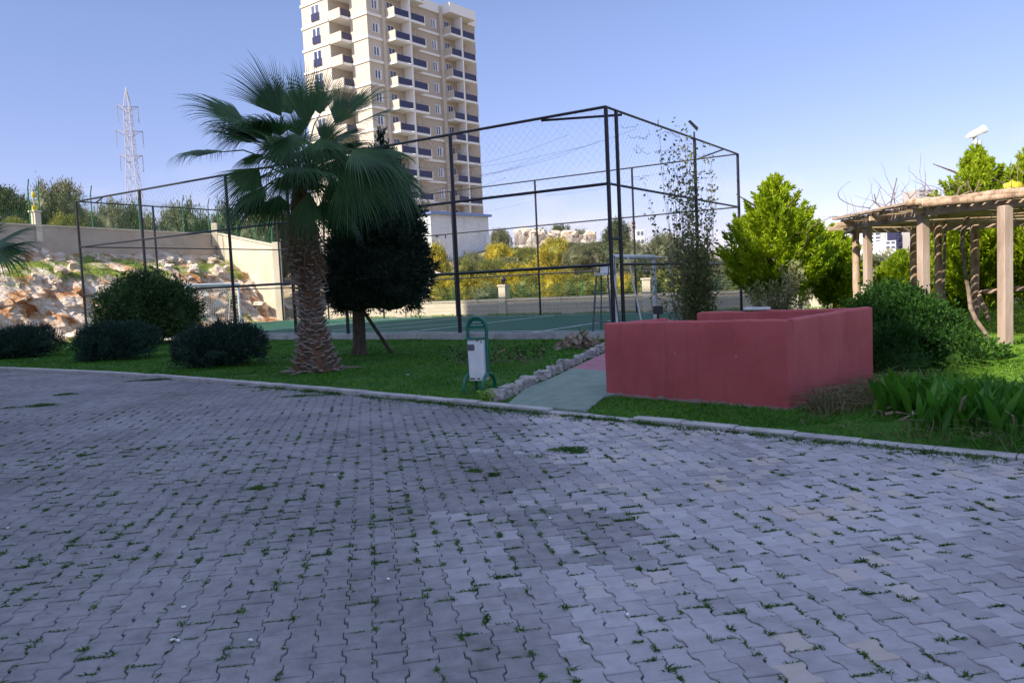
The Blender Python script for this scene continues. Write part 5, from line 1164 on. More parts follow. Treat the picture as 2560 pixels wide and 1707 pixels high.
for px, yt, yb2, w, dep, lb_ in ((45, 805, 893, 205, 25.0, 'partly cut by the left photo edge'), (283, 795, 897, 215, 22.0, 'in front of the big rounded shrub'), (545, 800, 912, 235, 18.6, 'nearest the palm trunk')):
    c = at(px, yt, dep); z1 = at(px, yt + 12, dep).z; hw = w / 2 * dep / 2000; z0 = LZ(c.x, dep)
    o = thing('juniper_shrub', (c.x, dep, z0), jl + lb_, 'shrub', 'junipers on the lawn'); lob = low(c.x, dep, z0, z1, hw)
    P, Dv = clump_cloud(lob, 480, 36, .06, .55, .55, .72, .45); lo_ = P[:, 2] < z0; P[lo_, 2] = z0 + .02
    az = rng.uniform(0, 6.28, 260); el = rng.uniform(.15, 1.1, 260); k = np.repeat(np.arange(260), 24); t = rng.uniform(0.2, 1, len(k)); rl_ = rng.uniform(.75, 1.12, 260)
    dirs = np.stack([np.cos(az) * np.cos(el) * hw, np.sin(az) * np.cos(el) * hw, np.sin(el) * (z1 - z0) * 1.02], 1) * rl_[:, None]
    P2 = np.array([c.x, dep, z0 + .05]) + dirs[k] * t[:, None] + rng.normal(size=(len(k), 3)) * .035; D2 = unit(dirs)[k] + rng.normal(size=(len(k), 3)) * .4 + np.array([0, 0, .25])
    crown('foliage', np.concatenate([P, P2]), np.concatenate([Dv, D2]), .10, .022, M['juniper_leaf'], o, [(c_, tuple(.55 * x for x in r_)) for c_, r_ in lob])
    mb = MB(); limbs(mb, (c.x, dep, z0 - .1), .5, .05, 6, hw * .5, px); mb.build('stem', M['trunk'], o)
# --- bright conifers on the right
def conifer(label, px, ytop, dep, wpx, yb, n, mat='conifer_leaf', plen=.7, tilt=.75, lean=0, flat=1, per=125, zb=None, L=.14, W=.046):
    c = at(px, 650, dep); zt = at(px, ytop, dep).z; zb = at(px, yb, dep).z if zb is None else zb; z0 = max(0, LZ(c.x, dep) if s_of(c.x, dep) < 1.2 else Hs(c.x, dep)); hw = wpx / 2 * dep / 2000
    o = thing('conifer_tree', (c.x, dep, z0), label, 'tree')
    rad = lambda h: hw * float(np.interp(h, [0, .10, .3, .5, .7, .86, 1], [.55, .88, 1.0, .88, .62, .34, .05]))
    P, Dv = plume_cloud((c.x, dep, zb), zt - zb - .15, rad, n, per, plen * 1.15, tilt, .068, 0, 1.15)
    n = n; k = int(n * .9); P2, D2 = plume_cloud((c.x, dep, zb), (zt - zb) * .92, lambda h: .6 * rad(h), k, 60, plen, tilt, .12, 0, 1.1)
    crown('crown', np.concatenate([P, P2]), np.concatenate([Dv, D2]), L, W, M[mat], o)
    mb = MB(); limbs(mb, (c.x, dep, z0 - .15), zt - z0, .05 + .035 * hw, 16, hw * .7, int(px), .88); mb.build('trunk', M['trunk'], o); return o
conifer('tall yellow-green conifer with pointed top at the cage corner', 1940, 428, 25.0, 285, 705, 290)
conifer('smaller yellow-green conifer left of the pergola', 2085, 552, 26.5, 165, 725, 280, plen=.6)
conifer('yellow-green conifer glimpsed low between the left pergola posts', 2255, 618, 27.0, 175, 765, 280, 'pine_leaf', .6)
conifer('large yellow-green conifer towering behind the pergola roof', 2440, 352, 23.5, 280, 700, 320, 'pine_leaf', .8, .7)
conifer('yellow-green conifer cut by the right photo edge', 2580, 335, 22.5, 220, 700, 260, 'pine_leaf', .8, .75)
conifer('dark shaded conifer filling the gap behind the log pergola post', 2400, 575, 25.5, 190, 760, 280, 'pine_leaf', .6)
lp0 = at(2452, 360, 24); lo = thing('lamp_post', (lp0.x, 24, 0), 'pale lamp head on a pole poking above the large conifer', 'lamp'); mb = MB(); mb.tube([(lp0.x, 24, 0), (lp0.x - .02, 24, lp0.z + .1)], .05, 8); mb.build('pole', M['lamp_white'], lo, True)
h0, h1 = at(2414, 345, 24), at(2462, 322, 24); mb = MB(); mb.tube([h0, h0.lerp(h1, .3), h0.lerp(h1, .8), h1], [.03, .11, .12, .15], 8, flat=.7); mb.tube([h0.lerp(h1, .5) - Vector((0, 0, .32)), h0.lerp(h1, .5)], .06, 6); mb.build('lamp_head', M['lamp_white'], lo, True)
# --- pale-tipped shrub in front of the tall conifer
c = at(1945, 720, 21.0); o = thing('oleander_shrub', (c.x, 21, .03), 'sparse upright shrub with pale narrow leaves below the tall conifer', 'shrub'); Ps, Ds = [], []; mb = MB()
for k in range(34):
    a = rnd.uniform(0, 6.28); sp2 = rnd.uniform(.1, 1.0); tipx = c.x + math.cos(a) * sp2 * .95; tipy = 21 + math.sin(a) * sp2 * .6; hz_ = rnd.uniform(.75, 1.4) + (.45 if .1 < math.cos(a) * sp2 < .75 else 0)
    b0 = Vector((c.x + rnd.uniform(-.1, .1), 21, 0)); tp = Vector((tipx, tipy, hz_)); mb.tube([b0, b0.lerp(tp, .5) + Vector((0, 0, .1)), tp], [.015, .012, .006], 5)
    m_ = 62; t = rng.uniform(.35, 1.02, m_); Ps.append(np.array(b0) + (np.array(tp) - np.array(b0)) * t[:, None] + rng.normal(size=(m_, 3)) * .04); Ds.append(unit(np.array(tp - b0))[None] * .6 + rng.normal(size=(m_, 3)) * .75)
mb.build('stem', M['twig'], o); crown('foliage', np.concatenate(Ps), np.concatenate(Ds), .14, .028, M['oleander_leaf'], o)
# --- dark leafy bush beside the red wall
lobes = [((6.25, 12.5, .32), (.78, 1.0, .70)), ((6.85, 14.3, .40), (.66, 1.1, .82)), ((6.45, 11.6, .12), (.62, .7, .42)), ((7.0, 15.9, .3), (.6, .7, .62)), ((5.65, 11.5, .2), (.5, .5, .5))]
o = thing('leafy_bush', (6.3, 13.3, 0), 'spreading dark green leafy bush against the red wall', 'shrub'); P, Dv = clump_cloud(lobes, 700, 44, .075, .8, .3, .9, .5); k = P[:, 2] > .02
crown('foliage', P[k], Dv[k], .06, .04, M['bush_leaf'], o, [(c_, tuple(.76 * x for x in r_)) for c_, r_ in lobes])
mb = MB()
for k, (c_, r_) in enumerate(lobes): limbs(mb, (c_[0], c_[1], -.1), .8, .03, 4, .5, k)
mb.build('stem', M['trunk'], o)
# --- climbing vine on the cage side
cv = thing('climbing_vine', cp(0, 6.2, ZC), 'thin climbing vine covering the right side of the cage, dense low down', 'vine'); mb = MB(); Ps, Ds = [], []
for k in range(95):
    n0 = rnd.gauss(6.2, 1.35); n0 = min(max(n0, 2.8), 10.4); tall = rnd.random() < .6; zt = rnd.uniform(3.2, 6.3) if tall else rnd.uniform(1.2, 2.9); p = Vector(cp(rnd.uniform(-.1, .15), n0 * .5 + 3.1, .1)); pts = [p]; st = zt / 12
    dx = (n0 - (n0 * .5 + 3.1)) / 12
    for i in range(12): p = p + dN * (dx + rnd.gauss(0, .06)) + dA * rnd.gauss(0, .03) + Vector((0, 0, st)); pts.append(p)
    mb.tube(pts, [.012 * (1 - i / 14) for i in range(13)], 4, cap=False)
    for q in pts[1:]:
        d_ = 6 if q.z < 2.9 else (4 if rnd.random() < .7 else 2)
        Ps.append(np.array(q) + rng.normal(size=(d_, 3)) * (.16 if q.z < 2.8 else .07)); Ds.append(rng.normal(size=(d_, 3)) + np.array([0, 0, -.3]))
for k in range(30):
    p = Vector(cp(0, rnd.uniform(2, 8.5), rnd.uniform(4.2, 6.1))); pts = [p]
    for i in range(7): p = p + dN * rnd.uniform(-.32, .05) + Vector((0, 0, rnd.gauss(-.02, .05))); pts.append(p)
    mb.tube(pts, .006, 3, cap=False)
mb.build('stem', M['twig'], cv); P = np.concatenate(Ps); crown('foliage', P, np.concatenate(Ds), .13, .075, M['vine_leaf'], cv)

# --- hillside shrubs: each a thing, shapes shared by a few prototypes
def hill_shrub_mesh(mat, seed, n, per, sig, L, W, flat=.85, tall=1.0):
    r_ = np.random.default_rng(seed); lob = [((r_.uniform(-.4, .4), r_.uniform(-.3, .3), .55 * tall + r_.uniform(-.1, .2)), (r_.uniform(.5, .7), r_.uniform(.5, .7), .48 * flat * tall)) for _ in range(4)] + [((0, 0, .45 * tall), (.75, .7, .5 * flat * tall))]
    P, Dv = clump_cloud(lob, n, per, sig, .7, .55, .75, .6)
    o = crown('foliage', P, Dv, L, W, mat, None, [(c_, tuple(.7 * x for x in r2)) for c_, r2 in lob]); me = o.data; bpy.data.objects.remove(o); return me
PROTO = {'broom': [hill_shrub_mesh(M['broom_leaf'], s, 230, 44, .06, .075, .03) for s in (1, 2, 3)], 'greenbroom': [hill_shrub_mesh(M['broom_green'], s, 220, 44, .07, .075, .028) for s in (4, 5)],
         'olive': [hill_shrub_mesh(M['olive_leaf'], s, 260, 44, .065, .06, .028, 1.0, 1.1) for s in (6, 7, 8)], 'dark': [hill_shrub_mesh(M['dark_olive'], s, 240, 44, .065, .065, .03, 1.0, 1.1) for s in (9, 10)]}
mb = MB(); limbs(mb, (0, 0, -.15), .9, .05, 6, .45, 5); _st = mb.build('stem', M['trunk'], None); STEM = _st.data; bpy.data.objects.remove(_st)
NM = {'broom': 'broom_shrub', 'greenbroom': 'broom_shrub', 'olive': 'scrub_tree', 'dark': 'scrub_tree'}; CT = {'broom': 'shrub', 'greenbroom': 'shrub', 'olive': 'tree', 'dark': 'tree'}
GRP = {'broom': 'broom shrubs on the slope behind the wall', 'greenbroom': 'broom shrubs on the slope behind the wall', 'olive': 'grey-green scrub on the slopes', 'dark': 'grey-green scrub on the slopes'}
hs = random.Random(77); cnt = 0
def hill(kind, px, ytop, wpx, dep, label, sy=1.0):
    global cnt
    r_ = ray(px, 780); kx_ = r_.x / r_.y; Pw = C + dN * OFF; tw_ = (Pw.x - kx_ * Pw.y) / (kx_ * dA.y - dA.x); wd_ = Pw.y + dA.y * tw_
    if px > 900 and px < 1900 and dep < 60: dep = max(dep, wd_ + .75 + wpx * .006)
    c = at(px, ytop, dep); z0 = Hs(c.x, dep); w = wpx * dep / 2000; h = max(.5, c.z - z0 + .1)
    o = thing(NM[kind], (c.x, dep, z0 - .05), label, CT[kind], GRP[kind], hs.uniform(0, 6.28)); o.scale = (w / 1.9, w / 1.9, h / (1.15 if kind in ('broom', 'greenbroom') else 1.3))
    me = PROTO[kind][cnt % len(PROTO[kind])]; cnt += 1
    f = bpy.data.objects.new('foliage', me); COL.objects.link(f); f.parent = o; s = bpy.data.objects.new('stem', STEM); COL.objects.link(s); s.parent = o; return o
for a_ in [('broom', 1085, 600, 88, 45, 'bright yellow broom in front of the shed, right of the dark tree'), ('broom', 1110, 690, 90, 38.5, 'yellow broom low against the cage beside the pale rock outcrop'),
           ('greenbroom', 1165, 655, 95, 41, 'olive-yellow broom below the middle of the shed'), ('olive', 1180, 625, 90, 46, 'grey-green bush below the shed front'), ('greenbroom', 1225, 655, 110, 43, 'thin yellow-green broom below the right end of the shed'),
           ('olive', 1205, 705, 105, 37.3, 'dull grey bush just behind the wall left of the pillar'), ('broom', 1290, 655, 120, 42, 'large yellow broom right of the lamp pillar'), ('broom', 1385, 598, 105, 47, 'tallest bright yellow broom below the stone wall'),
           ('greenbroom', 1335, 690, 110, 37.2, 'yellow-green broom standing right above the wall coping'), ('broom', 1395, 670, 120, 38, 'yellow broom between lamp pillar and umpire chair'), ('olive', 1450, 615, 110, 46, 'grey leafless-looking bush below the right end of the stone wall'),
           ('greenbroom', 1470, 680, 110, 36, 'yellow-green broom behind the umpire chair'), ('dark', 1530, 555, 105, 45, 'darker green tree beside the cage corner post'), ('olive', 1580, 610, 100, 41, 'grey-green bush seen through the gate gap'),
           ('broom', 1560, 690, 90, 35.5, 'yellow broom low behind the cage gate'), ('olive', 1660, 575, 120, 42, 'pale olive tree behind the bare goal'), ('greenbroom', 1665, 680, 120, 34.5, 'yellow-green broom behind the bare goal'),
           ('olive', 1745, 620, 130, 38, 'grey bush behind the climbing vine'), ('olive', 1790, 640, 110, 33.5, 'pale bush between the vine and the tall conifer'), ('broom', 1730, 690, 100, 33.2, 'yellow broom low behind the climbing vine'), ('greenbroom', 1860, 650, 100, 32.5, 'yellow-green bush below the tall conifer'),
           ('dark', 1620, 640, 90, 37, 'dull dark bush between gate and goal'), ('broom', 2118, 715, 70, 29.5, 'small yellow broom beside the smaller conifer trunk'), ('broom', 2385, 700, 60, 27.5, 'small yellow broom seen between the pergola logs'), ('greenbroom', 1020, 690, 90, 38, 'yellow-green broom half hidden by the dark tree'),
           ('broom', 1245, 612, 95, 52, 'small yellow broom right of the shed on the slope'), ('greenbroom', 1310, 622, 110, 54, 'olive-yellow broom below the left end of the stone wall'), ('broom', 1445, 640, 110, 50, 'yellow broom below the right end of the stone wall'), ('greenbroom', 1350, 640, 100, 49, 'yellow-green broom in the middle of the slope below the stone wall'), ('olive', 1490, 605, 120, 56, 'grey-green bush right of the stone wall'), ('olive', 1265, 640, 100, 46, 'grey bush above the lamp pillar'), ('dark', 1420, 610, 90, 57, 'dull green bush under the middle of the stone wall'),
           ('broom', 1190, 690, 110, 36.8, 'yellow broom standing just behind the wall below the shed'), ('broom', 1330, 660, 120, 40, 'broad yellow broom in the centre of the slope'), ('greenbroom', 1420, 700, 100, 35.6, 'low yellow-green broom touching the wall near the umpire chair'),
           ('olive', 1250, 570, 70, 100, 'small far bush left of the stone wall end'), ('olive', 1345, 568, 70, 98, 'first small bush on top of the stone wall'), ('dark', 1400, 565, 60, 98, 'dark small tree on top of the stone wall'), ('olive', 1450, 572, 60, 98, 'small bush near the right end of the stone wall top'),
           ('olive', 2000, 640, 130, 60, 'distant olive bush between the two left conifers'), ('olive', 2160, 640, 140, 70, 'distant olive bush behind the left pergola posts'), ('dark', 2300, 650, 150, 65, 'distant dark bush behind the front pergola post')]: hill(*a_)
for a_ in [('dark', 10, 468, 150, 47, 'dark bushy tree at the left photo edge above the retaining wall'), ('olive', 140, 462, 130, 50, 'tall grey-green olive tree right of the lamp pillar'), ('olive', 60, 500, 110, 52, 'olive tree behind the wall lamp pillar'),
           ('olive', 205, 520, 110, 54, 'olive bush behind the near cage corner'), ('olive', 265, 515, 110, 57, 'olive bush behind the second bent fence post'), ('dark', 310, 520, 100, 60, 'dull bush below the pylon foot'), ('olive', 365, 520, 110, 60, 'olive bush right of the pylon foot'),
           ('olive', 420, 528, 110, 62, 'olive bush left of the palm fronds'), ('dark', 470, 520, 110, 63, 'dark bush behind the lowest left frond'), ('olive', 520, 522, 110, 64, 'olive bush above the wall corner'), ('dark', 580, 520, 110, 62, 'dark bush just right of the wall corner'),
           ('olive', 640, 505, 120, 62, 'olive tree behind the sloping cream wall'), ('dark', 695, 500, 110, 64, 'dark tree between cream wall and palm crown'), ('greenbroom', 45, 545, 90, 43, 'yellow-green bush behind the wall at the left edge'), ('greenbroom', 160, 545, 90, 44, 'yellow-green bush low behind the retaining wall'), ('olive', 990, 560, 110, 60, 'olive bush half hidden behind the dark tree and shed'),
           ('olive', -60, 480, 140, 50, 'olive tree outside the left photo edge')]: hill(*a_)
# scrub on the far hills
n = 900; xx = rng.uniform(-260, 330, n); yy = rng.uniform(75, 420, n); ok = ~((np.abs(xx + 8) < 26) & (yy < 140)) & (np.abs(xx / yy) < .8); xx, yy = xx[ok], yy[ok]
zz = H(xx, yy); Ps, Ds = [], []
for x, y, z in zip(xx, yy, zz):
    r = rng.uniform(.6, 1.8) * (1 + y / 300); m_ = 60; d = unit(rng.normal(size=(m_, 3))); d[:, 2] = np.abs(d[:, 2]); Ps.append(np.array([x, y, z]) + d * r * np.array([1.2, 1.2, .9]) * rng.uniform(.5, 1, (m_, 1))); Ds.append(d)
P = np.concatenate(Ps); V, F = leaves_VF(P, np.concatenate(Ds) + rng.normal(size=P.shape) * .5, rng.uniform(.5, 1.1, len(P)), rng.uniform(.35, .6, len(P)))
setp(npmesh('far_scrub', V, [F], M['olive_leaf']), kind='stuff')

# ================================================================== GRASS, WEEDS, LITTER
def scatter(n, x0, x1, y0, y1, cond):
    x = rng.uniform(x0, x1, n); y = y0 + (y1 - y0) * rng.uniform(0, 1, n) ** 1.35; k = cond(x, y) & (np.abs(x) < y * .68 + 1.5); return x[k], y[k]
Kx, Ky = np.array([L_.x, K_.x, R_.x, M_.x]), np.array([L_.y, K_.y, R_.y, M_.y])
def in_quad(x, y, qx, qy, m=0.0):
    c = np.ones_like(x, dtype=bool); sg = 0
    for i in range(4):
        j = (i + 1) % 4; cr_ = ((qx[j] - qx[i]) * (y - qy[i]) - (qy[j] - qy[i]) * (x - qx[i])) / np.hypot(qx[j] - qx[i], qy[j] - qy[i])
        c &= cr_ > -m
    return c
if not in_quad(np.array([cen.x]), np.array([cen.y]), Kx, Ky)[0]: Kx, Ky = Kx[::-1], Ky[::-1]
plx = np.array([p.x for p in pl]); ply = np.array([p.y for p in pl]); prx = np.array([p.x for p in pr_]) if False else None
PRr = [kpt(.79, .10), ground(1520, 985, .075), Vector((2.0, 11.2, 0)), Vector((2.3, 12.6, 0)), Vector((2.6, 14.0, 0)), Vector((3.0, 16.0, 0)), Vector((4.3, 20.5, 0))]
qx_ = np.array([p.x for p in PRr]); qy_ = np.array([p.y for p in PRr])
def on_path(x, y): return (x > np.interp(y, ply, plx) - .05) & (x < np.interp(y, qy_, qx_)) & (y < 20.5) & (y > 9.0)
def court_in(x, y): n = (x - B.x) * dN.x + (y - B.y) * dN.y; return n > -.17
def ok_lawn(x, y): return (y > kerb_y(x) + .13) & ~on_path(x, y) & ~in_quad(x, y, Kx, Ky, .02) & (~court_in(x, y) | (x > 3.4 + (y - 21.5) * .62)) & (s_of(x, y) < 1.1) & (q_of(x, y) < -5.5)
def grass(name, x, y, h, w, bend, mat, zoff=0, spread=.35, zf=None, kind='stuff'):
    n = len(x); z = (lawn_z(x, y) if zf is None else zf) + zoff
    Dv = np.stack([rng.normal(size=n) * spread, rng.normal(size=n) * spread, np.ones(n)], 1); V, F4, F3 = blades_VF(np.stack([x, y, z - .005], 1), Dv, h, w, bend)
    return setp(npmesh(name, V, [F4, F3], mat), kind=kind)
x, y = scatter(250000, -22, 6, 8, 34, lambda x, y: ok_lawn(x, y) & (x < 5.5) & (np.sin(x * 1.7 + 1.3 * np.sin(y * .9)) * np.sin(y * 2.3 + np.sin(x * 1.1)) + .5 * np.sin(x * 5.1) * np.sin(y * 4.3) < .95 + rng.uniform(-.25, .3, len(x))))
hh_ = .045 + .035 * (np.sin(x * 2.1 + y) * np.sin(y * 1.7 - x * .6) * .5 + .5); grass('lawn_grass', x, y, rng.uniform(.6, 1.3, len(x)) * hh_, .009 + .0004 * y, .4, M['grass'])
x, y = scatter(90000, 4.3, 18, 9, 27, lambda x, y: ok_lawn(x, y) & (x > 4.6 + .12 * (y - 9)) & (s_of(x, y) < .9)); hx = .5 + .5 * np.sin(x * 1.9 + .7 * y) * np.sin(y * 1.3)
grass('tall_grass', x, y, (.14 + .22 * hx) * rng.uniform(.6, 1.3, len(x)), .013 + .0004 * y, .55, M['tall_grass'], 0, .45)
# ragged dry and green grass round the red wall corner and in front of the leafy bed
wallpts = []
x, y = scatter(26000, 1.2, 9, 6, 13, lambda x, y: ok_lawn(x, y) & (y < kerb_y(x) + .95 + .25 * np.sin(x * 3)) & (x > 1.6)); hd_ = np.clip((x - 2.2) / 1.6, .25, 1)
grass('verge_grass', x, y, (.05 + .13 * hd_) * rng.uniform(.5, 1.5, len(x)), .008, .6, M['grass'], 0, .6); k = (rng.uniform(size=len(x)) < .22 * hd_)
grass('dry_grass', x[k], y[k], (.08 + .16 * hd_[k]) * rng.uniform(.5, 1.6, k.sum()), .009, .8, M['dry_grass'], 0, .7)
NG = 1000; t = rng.uniform(0, 1, NG) ** 1.3; x = K_.x + (R_.x - K_.x) * t + .08 + np.abs(rng.normal(size=NG)) * .28; y = K_.y + (R_.y - K_.y) * t - .10 - np.abs(rng.normal(size=NG)) * .22
k = ok_lawn(x, y); grass('dry_grass', x[k], y[k], rng.uniform(.12, .5, k.sum()), .011, .7, M['dry_grass'], 0, .45)
for px0, py0_, px1, py1, dz_ in ((2030, 985, 2120, 905, 0), (2040, 980, 2060, 925, 0), (2065, 975, 2125, 860, 0), (2100, 960, 2165, 900, 0)):
    pass
# broad-leaved bed on the right
nb = 6500; bx = rng.uniform(3.2, 9.2, nb); by = rng.uniform(6.8, 11.2, nb); kk_ = kerb_y(bx); kbed = (by > kk_ + .75) & (by < kk_ + 2.9) & (bx > 3.75 + .25 * np.sin(by * 5) + .30 * (by - 7.5)) & ok_lawn(bx, by) & ~in_quad(bx, by, Kx, Ky, .12); bx, by = bx[kbed], by[kbed]
Vs, Fs = [], []; b0 = 0; lr = random.Random(4)
for x, y in zip(bx, by):
    z = LZ(x, y); h = lr.uniform(.24, .50); w = lr.uniform(.026, .05); a = lr.uniform(0, 6.28); ln = lr.uniform(.04, .32); o = np.array([math.cos(a), math.sin(a), 0]); sd = np.array([-math.sin(a + .6), math.cos(a + .6), 0]); p = np.array([x, y, z - .01]); d = unit(o * ln + np.array([0, 0, 1.]))
    for k, (t, ww) in enumerate(((0, .35), (.2, .65), (.45, 1), (.7, .95), (.88, .5), (1, .03))):
        c_ = p + d * h * t + o * (h * .28 * t * t) - np.array([0, 0, 1]) * h * .15 * ln * t ** 3; Vs += [c_ - sd * w * ww, c_ + o * w * ww * .35, c_ + sd * w * ww]
    for k in range(5): q = b0 + k * 3; Fs += [(q, q + 1, q + 4, q + 3), (q + 1, q + 2, q + 5, q + 4)]
    b0 += 18
setp(npmesh('broadleaf_plants', np.array(Vs), [np.array(Fs)], M['lily_leaf'], smooth=True), kind='stuff')
k = rng.integers(0, len(bx), 140); P = np.stack([bx[k], by[k] - .1, np.full(140, .08)], 1) + rng.normal(size=(140, 3)) * .05
V, F4, F3 = blades_VF(P, rng.normal(size=(140, 3)) + np.array([0, 0, .8]), rng.uniform(.1, .28, 140), .03, .5); setp(npmesh('withered_leaves', V, [F4, F3], M['dead_leaf']), kind='stuff')
# weeds in the paver joints
Wx, Wy, Wh, Wl = [], [], [], []
dens = np.clip(.42 + .5 * (n2 + .15) + .25 * n1 + .14 * (py_ < 5.5) - .12 * ((px_ > .6) & (py_ > 4.8)), .08, .8)
tufts = (h2(ii, jj, 5.) < dens * .62) & (py_ < 12)
for i in np.where(tufts)[0]:
    m_ = int(rng.integers(16, 60)); sgn = 1 if h2(ii[i], jj[i], 6.) > .5 else -1; fy = h2(ii[i], jj[i], 7.) - .5
    la = pa[i] + sgn * PW / 2 + rng.normal(size=m_) * .0055 + .0095 * np.sign(abs(fy) - .25); lb2 = pb[i] + fy * PL + rng.normal(size=m_) * rng.uniform(.012, .034); x, y = from_pav(la, lb2); Wx.append(x); Wy.append(y); Wh.append(np.full(m_, rng.uniform(.009, .022) * (.8 if py_[i] < 4.5 else 1.1)))
lines = (h2(ii, jj, 8.) < np.clip(dens * .8, .10, .45)) & (py_ < 9)
for i in np.where(lines)[0]:
    ln = rng.uniform(.25, 1); m_ = int(60 * ln); c_ = rng.uniform(-.5, .5) * (1 - ln); la = pa[i] + (c_ + rng.uniform(-.5, .5, m_) * ln) * (PW + .01); lb2 = pb[i] + PL / 2 + rng.normal(size=m_) * .0035; x, y = from_pav(la, lb2); Wx.append(x); Wy.append(y); Wh.append(np.full(m_, rng.uniform(.010, .022)))
    if rng.uniform() < .5: m_ = 14; x, y = from_pav(pa[i] + PW / 2 * rng.choice([-1, 1]) + rng.normal(size=m_) * .010, pb[i] + PL / 2 + rng.normal(size=m_) * .010); Wx.append(x); Wy.append(y); Wh.append(np.full(m_, .032))
x, y = np.concatenate(Wx), np.concatenate(Wy); grass('joint_weeds', x, y, np.concatenate(Wh) * rng.uniform(.6, 1.5, len(x)), .006 + .0005 * y, .5, M['weed'], 0, .5, zf=np.zeros(len(x)) - .003)
# bigger weed patches and the green fringe along the kerb
Wx, Wy, Wh = [], [], []
for px, py, rx, ry, m_, h in ((105, 1014, .28, .16, 500, .06), (165, 986, .24, .14, 350, .05), (28, 1019, .22, .10, 160, .04), (395, 950, .75, .07, 900, .06), (1420, 1124, .22, .12, 520, .05), (1445, 1130, .18, .10, 240, .04), (640, 1222, .09, .06, 200, .05), (1187, 1178, .07, .05, 150, .05), (1235, 1187, .05, .05, 110, .05), (405, 1120, .07, .05, 110, .04), (205, 1138, .08, .05, 110, .04), (640, 968, .5, .05, 160, .04), (760, 990, .45, .16, 420, .05), (95, 1132, .16, .04, 110, .03), (1350, 1140, .2, .14, 120, .03), (1495, 1000, .22, .14, 300, .05), (1450, 1012, .2, .12, 260, .05), (1515, 990, .12, .2, 200, .06), (1340, 1012, .14, .06, 120, .04), (1285, 985, .08, .05, 60, .04)):
    p = ground(px, py, 0); a = rng.uniform(0, 6.28, m_); r = rng.uniform(0, 1, m_) ** .7; Wx.append(p.x + np.cos(a) * r * rx); Wy.append(p.y + np.sin(a) * r * ry); Wh.append(np.full(m_, h) * (1.2 - .7 * r))
for xk in np.arange(-5.5, 4.6, .075):
    f = float(np.interp(xk, [-5.5, -3, -1, 1, 4.6], [.12, .45, .75, .85, .75]))
    if rng.uniform() < f:
        m_ = int(rng.integers(20, 80)); o_ = np.abs(rng.normal(size=m_)) * .12 * rng.uniform(.4, 2.0); xx_ = xk + rng.normal(size=m_) * .07; Wx.append(xx_); Wy.append(kerb_y(xx_) - .01 - o_); Wh.append(np.full(m_, rng.uniform(.025, .075)))
x, y = np.concatenate(Wx), np.concatenate(Wy); grass('kerb_weeds', x, y, np.concatenate(Wh) * rng.uniform(.6, 1.5, len(x)), .007 + .0003 * y, .6, M['weed'], 0, .9, zf=np.zeros(len(x)) - .003)
# thin weeds and rose-like stalks behind the bin
c = ground(1245, 905, .05); Ps, Ds = [], []; mb = MB(); o = thing('rose_bush', (c.x, c.y, .04), 'straggly low rose bush with thin stems behind the bin', 'shrub'); wr = random.Random(14)
for k in range(46):
    b0_ = Vector((c.x + wr.uniform(-.9, .9), c.y + wr.uniform(-.7, .7), .03)); tp = b0_ + Vector((wr.uniform(-.3, .3), wr.uniform(-.2, .2), wr.uniform(.12, .45))); mb.tube([b0_, b0_.lerp(tp, .5) + Vector((wr.uniform(-.05, .05), 0, .05)), tp], [.006, .005, .003], 4)
    m_ = 11; t = rng.uniform(.3, 1, m_); Ps.append(np.array(b0_) + (np.array(tp) - np.array(b0_)) * t[:, None] + rng.normal(size=(m_, 3)) * .04); Ds.append(rng.normal(size=(m_, 3)))
for k in range(14): b0_ = Vector((c.x + wr.uniform(-.7, .7), c.y + wr.uniform(-.5, .5), .08)); mb.tube([b0_, b0_ + Vector((wr.uniform(-.5, .5), wr.uniform(-.2, .2), wr.uniform(0, .08)))], .006, 4)
mb.build('stem', M['twig'], o); crown('foliage', np.concatenate(Ps), np.concatenate(Ds), .055, .04, M['bush_leaf'], o)
k = rng.integers(0, len(Ps), 30); P = np.array([Ps[i][0] for i in k]); bud_ = crown('bud', P, rng.normal(size=P.shape), .05, .045, plain('faded_rose_tip', (.35, .17, .10), .7), o); bud_['kind'] = 'stuff'
# heap of withered cut leaves beside the court kerb
c = ground(1455, 868, .05); m_ = 260; a = rng.uniform(0, 6.28, m_); r = rng.uniform(0, 1, m_) ** .6; P = np.stack([c.x + np.cos(a) * r * .62, c.y + np.sin(a) * r * .35, .05 + .32 * (1 - r) * rng.uniform(.2, 1, m_) + .12 * (np.cos(a) * r < -.2) * rng.uniform(0, 1, m_)], 1)
V, F = leaves_VF(P, rng.normal(size=(m_, 3)) + np.array([0, 0, .35]), rng.uniform(.12, .3, m_), rng.uniform(.05, .11, m_), .3)
o = setp(npmesh('leaf_heap', V, [F], M['dead_leaf']), 'heap of withered pale brown leaves beside the court kerb', 'leaf heap')
ap = thing('agave_sprout', (c.x + .02, c.y, .05), 'single fresh green leaf shoot rising from the withered leaf heap', 'plant'); V, F4, F3 = blades_VF(np.array([[c.x + .02, c.y, .1], [c.x + .04, c.y, .1], [c.x + .38, c.y + .05, .1]]), np.array([[-.12, 0, 1.], [.1, 0, 1.], [.1, 0, 1.]]), np.array([.52, .36, .3]), np.array([.07, .05, .05]), .1); npmesh('leaf', V, [F4, F3], M['lily_leaf'], ap)
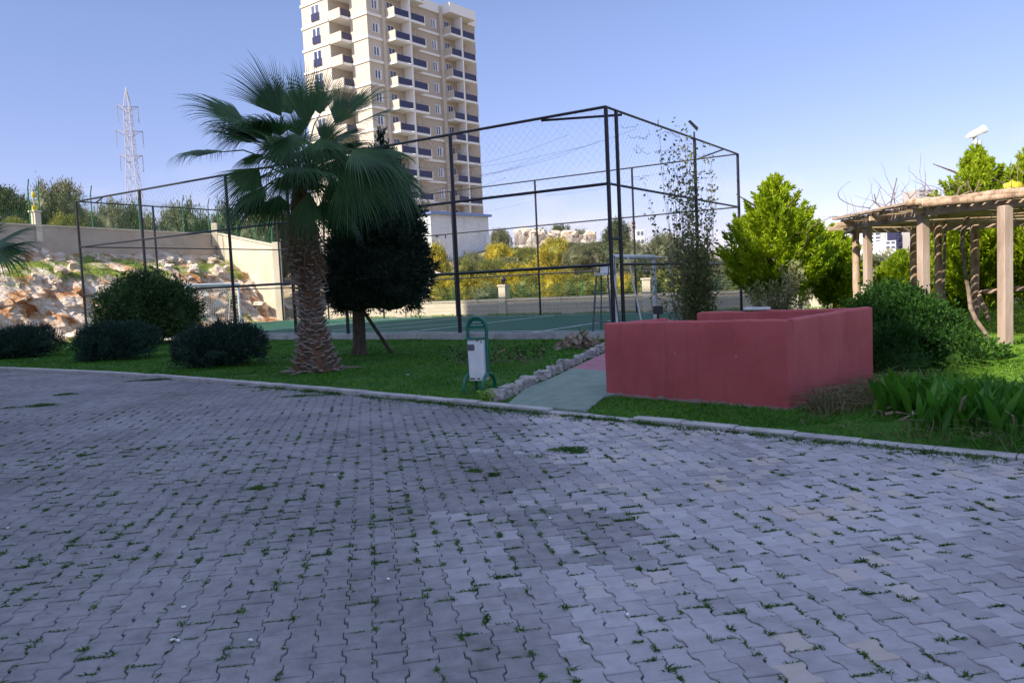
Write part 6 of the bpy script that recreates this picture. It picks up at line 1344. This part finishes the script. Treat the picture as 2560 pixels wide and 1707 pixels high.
# clump at the first edging stone
c = ground(1222, 1000, .06); m_ = 260; P = np.stack([c.x + rng.normal(size=m_) * .06, c.y + rng.normal(size=m_) * .06, np.full(m_, .05)], 1); P[:, 2] += rng.uniform(0, .14, m_)
V, F = leaves_VF(P, rng.normal(size=(m_, 3)) + np.array([0, 0, .6]), .05, .028); setp(npmesh('weed_clump', V, [F], M['tall_grass']), 'small bright green weed clump between bin foot and edging stones', 'weed')
# grass tufts on the bank, along the far wall and under the goal
x = rng.uniform(-26, 0, 26000); y = rng.uniform(30, 56, 26000); q = q_of(x, y); k = (q > -3.4) & (q < -.3) & (u_of(x, y) < 15) & (np.sin(x * 1.1 + 2) * np.sin(y * 1.4) + .5 * np.sin(x * 3.1) > .05); x, y = x[k][:3800], y[k][:3800]; zf = np.array([bank_z(a, b) for a, b in zip(x, y)])
grass('bank_grass', x, y, rng.uniform(.1, .35, len(x)), .04, .5, M['tall_grass'], 0, .4, zf=zf)
t = rng.uniform(-14, 24, 7000); o_ = np.abs(rng.normal(size=7000)) * .28; P = np.array([[C.x, C.y]]) + np.outer(t, [dA.x, dA.y]) + np.outer(OFF - .14 - o_, [dN.x, dN.y]); k = (np.sin(t * 1.3) + np.sin(t * 3.7) * .6 > -.7)
grass('wall_foot_grass', P[k, 0], P[k, 1], rng.uniform(.1, .42, k.sum()), .02, .5, M['tall_grass'], .02, .35, zf=np.full(k.sum(), .03))
# small litter: white scraps on the paving and lawn
V, F, n0 = [], [], 0; mb = MB()
for px, py in ((460, 1520), (432, 1602), (445, 1604), (627, 1603), (971, 1450), (510, 1135), (1375, 1297), (1569, 1539), (88, 905), (95, 903), (285, 912), (1020, 946), (838, 1190), (20, 1322)):
    p = ground(px, py, 0.0); zz_ = .006 if py > 950 else LZ(p.x, p.y) + .03; a = lr.uniform(0, 3); d = Vector((math.cos(a), math.sin(a), 0)) * .011 * (1 + 1.2 * (py < 950)); s = Vector((-d.y, d.x, 0)) * .6
    mb.hexa([tuple(Vector((p.x, p.y, z)) + e) for z in (zz_, zz_ + .006) for e in (-d - s, d - s, d + s, s - d)])
setp(mb.build('litter', M['white_paint'], None), kind='stuff')
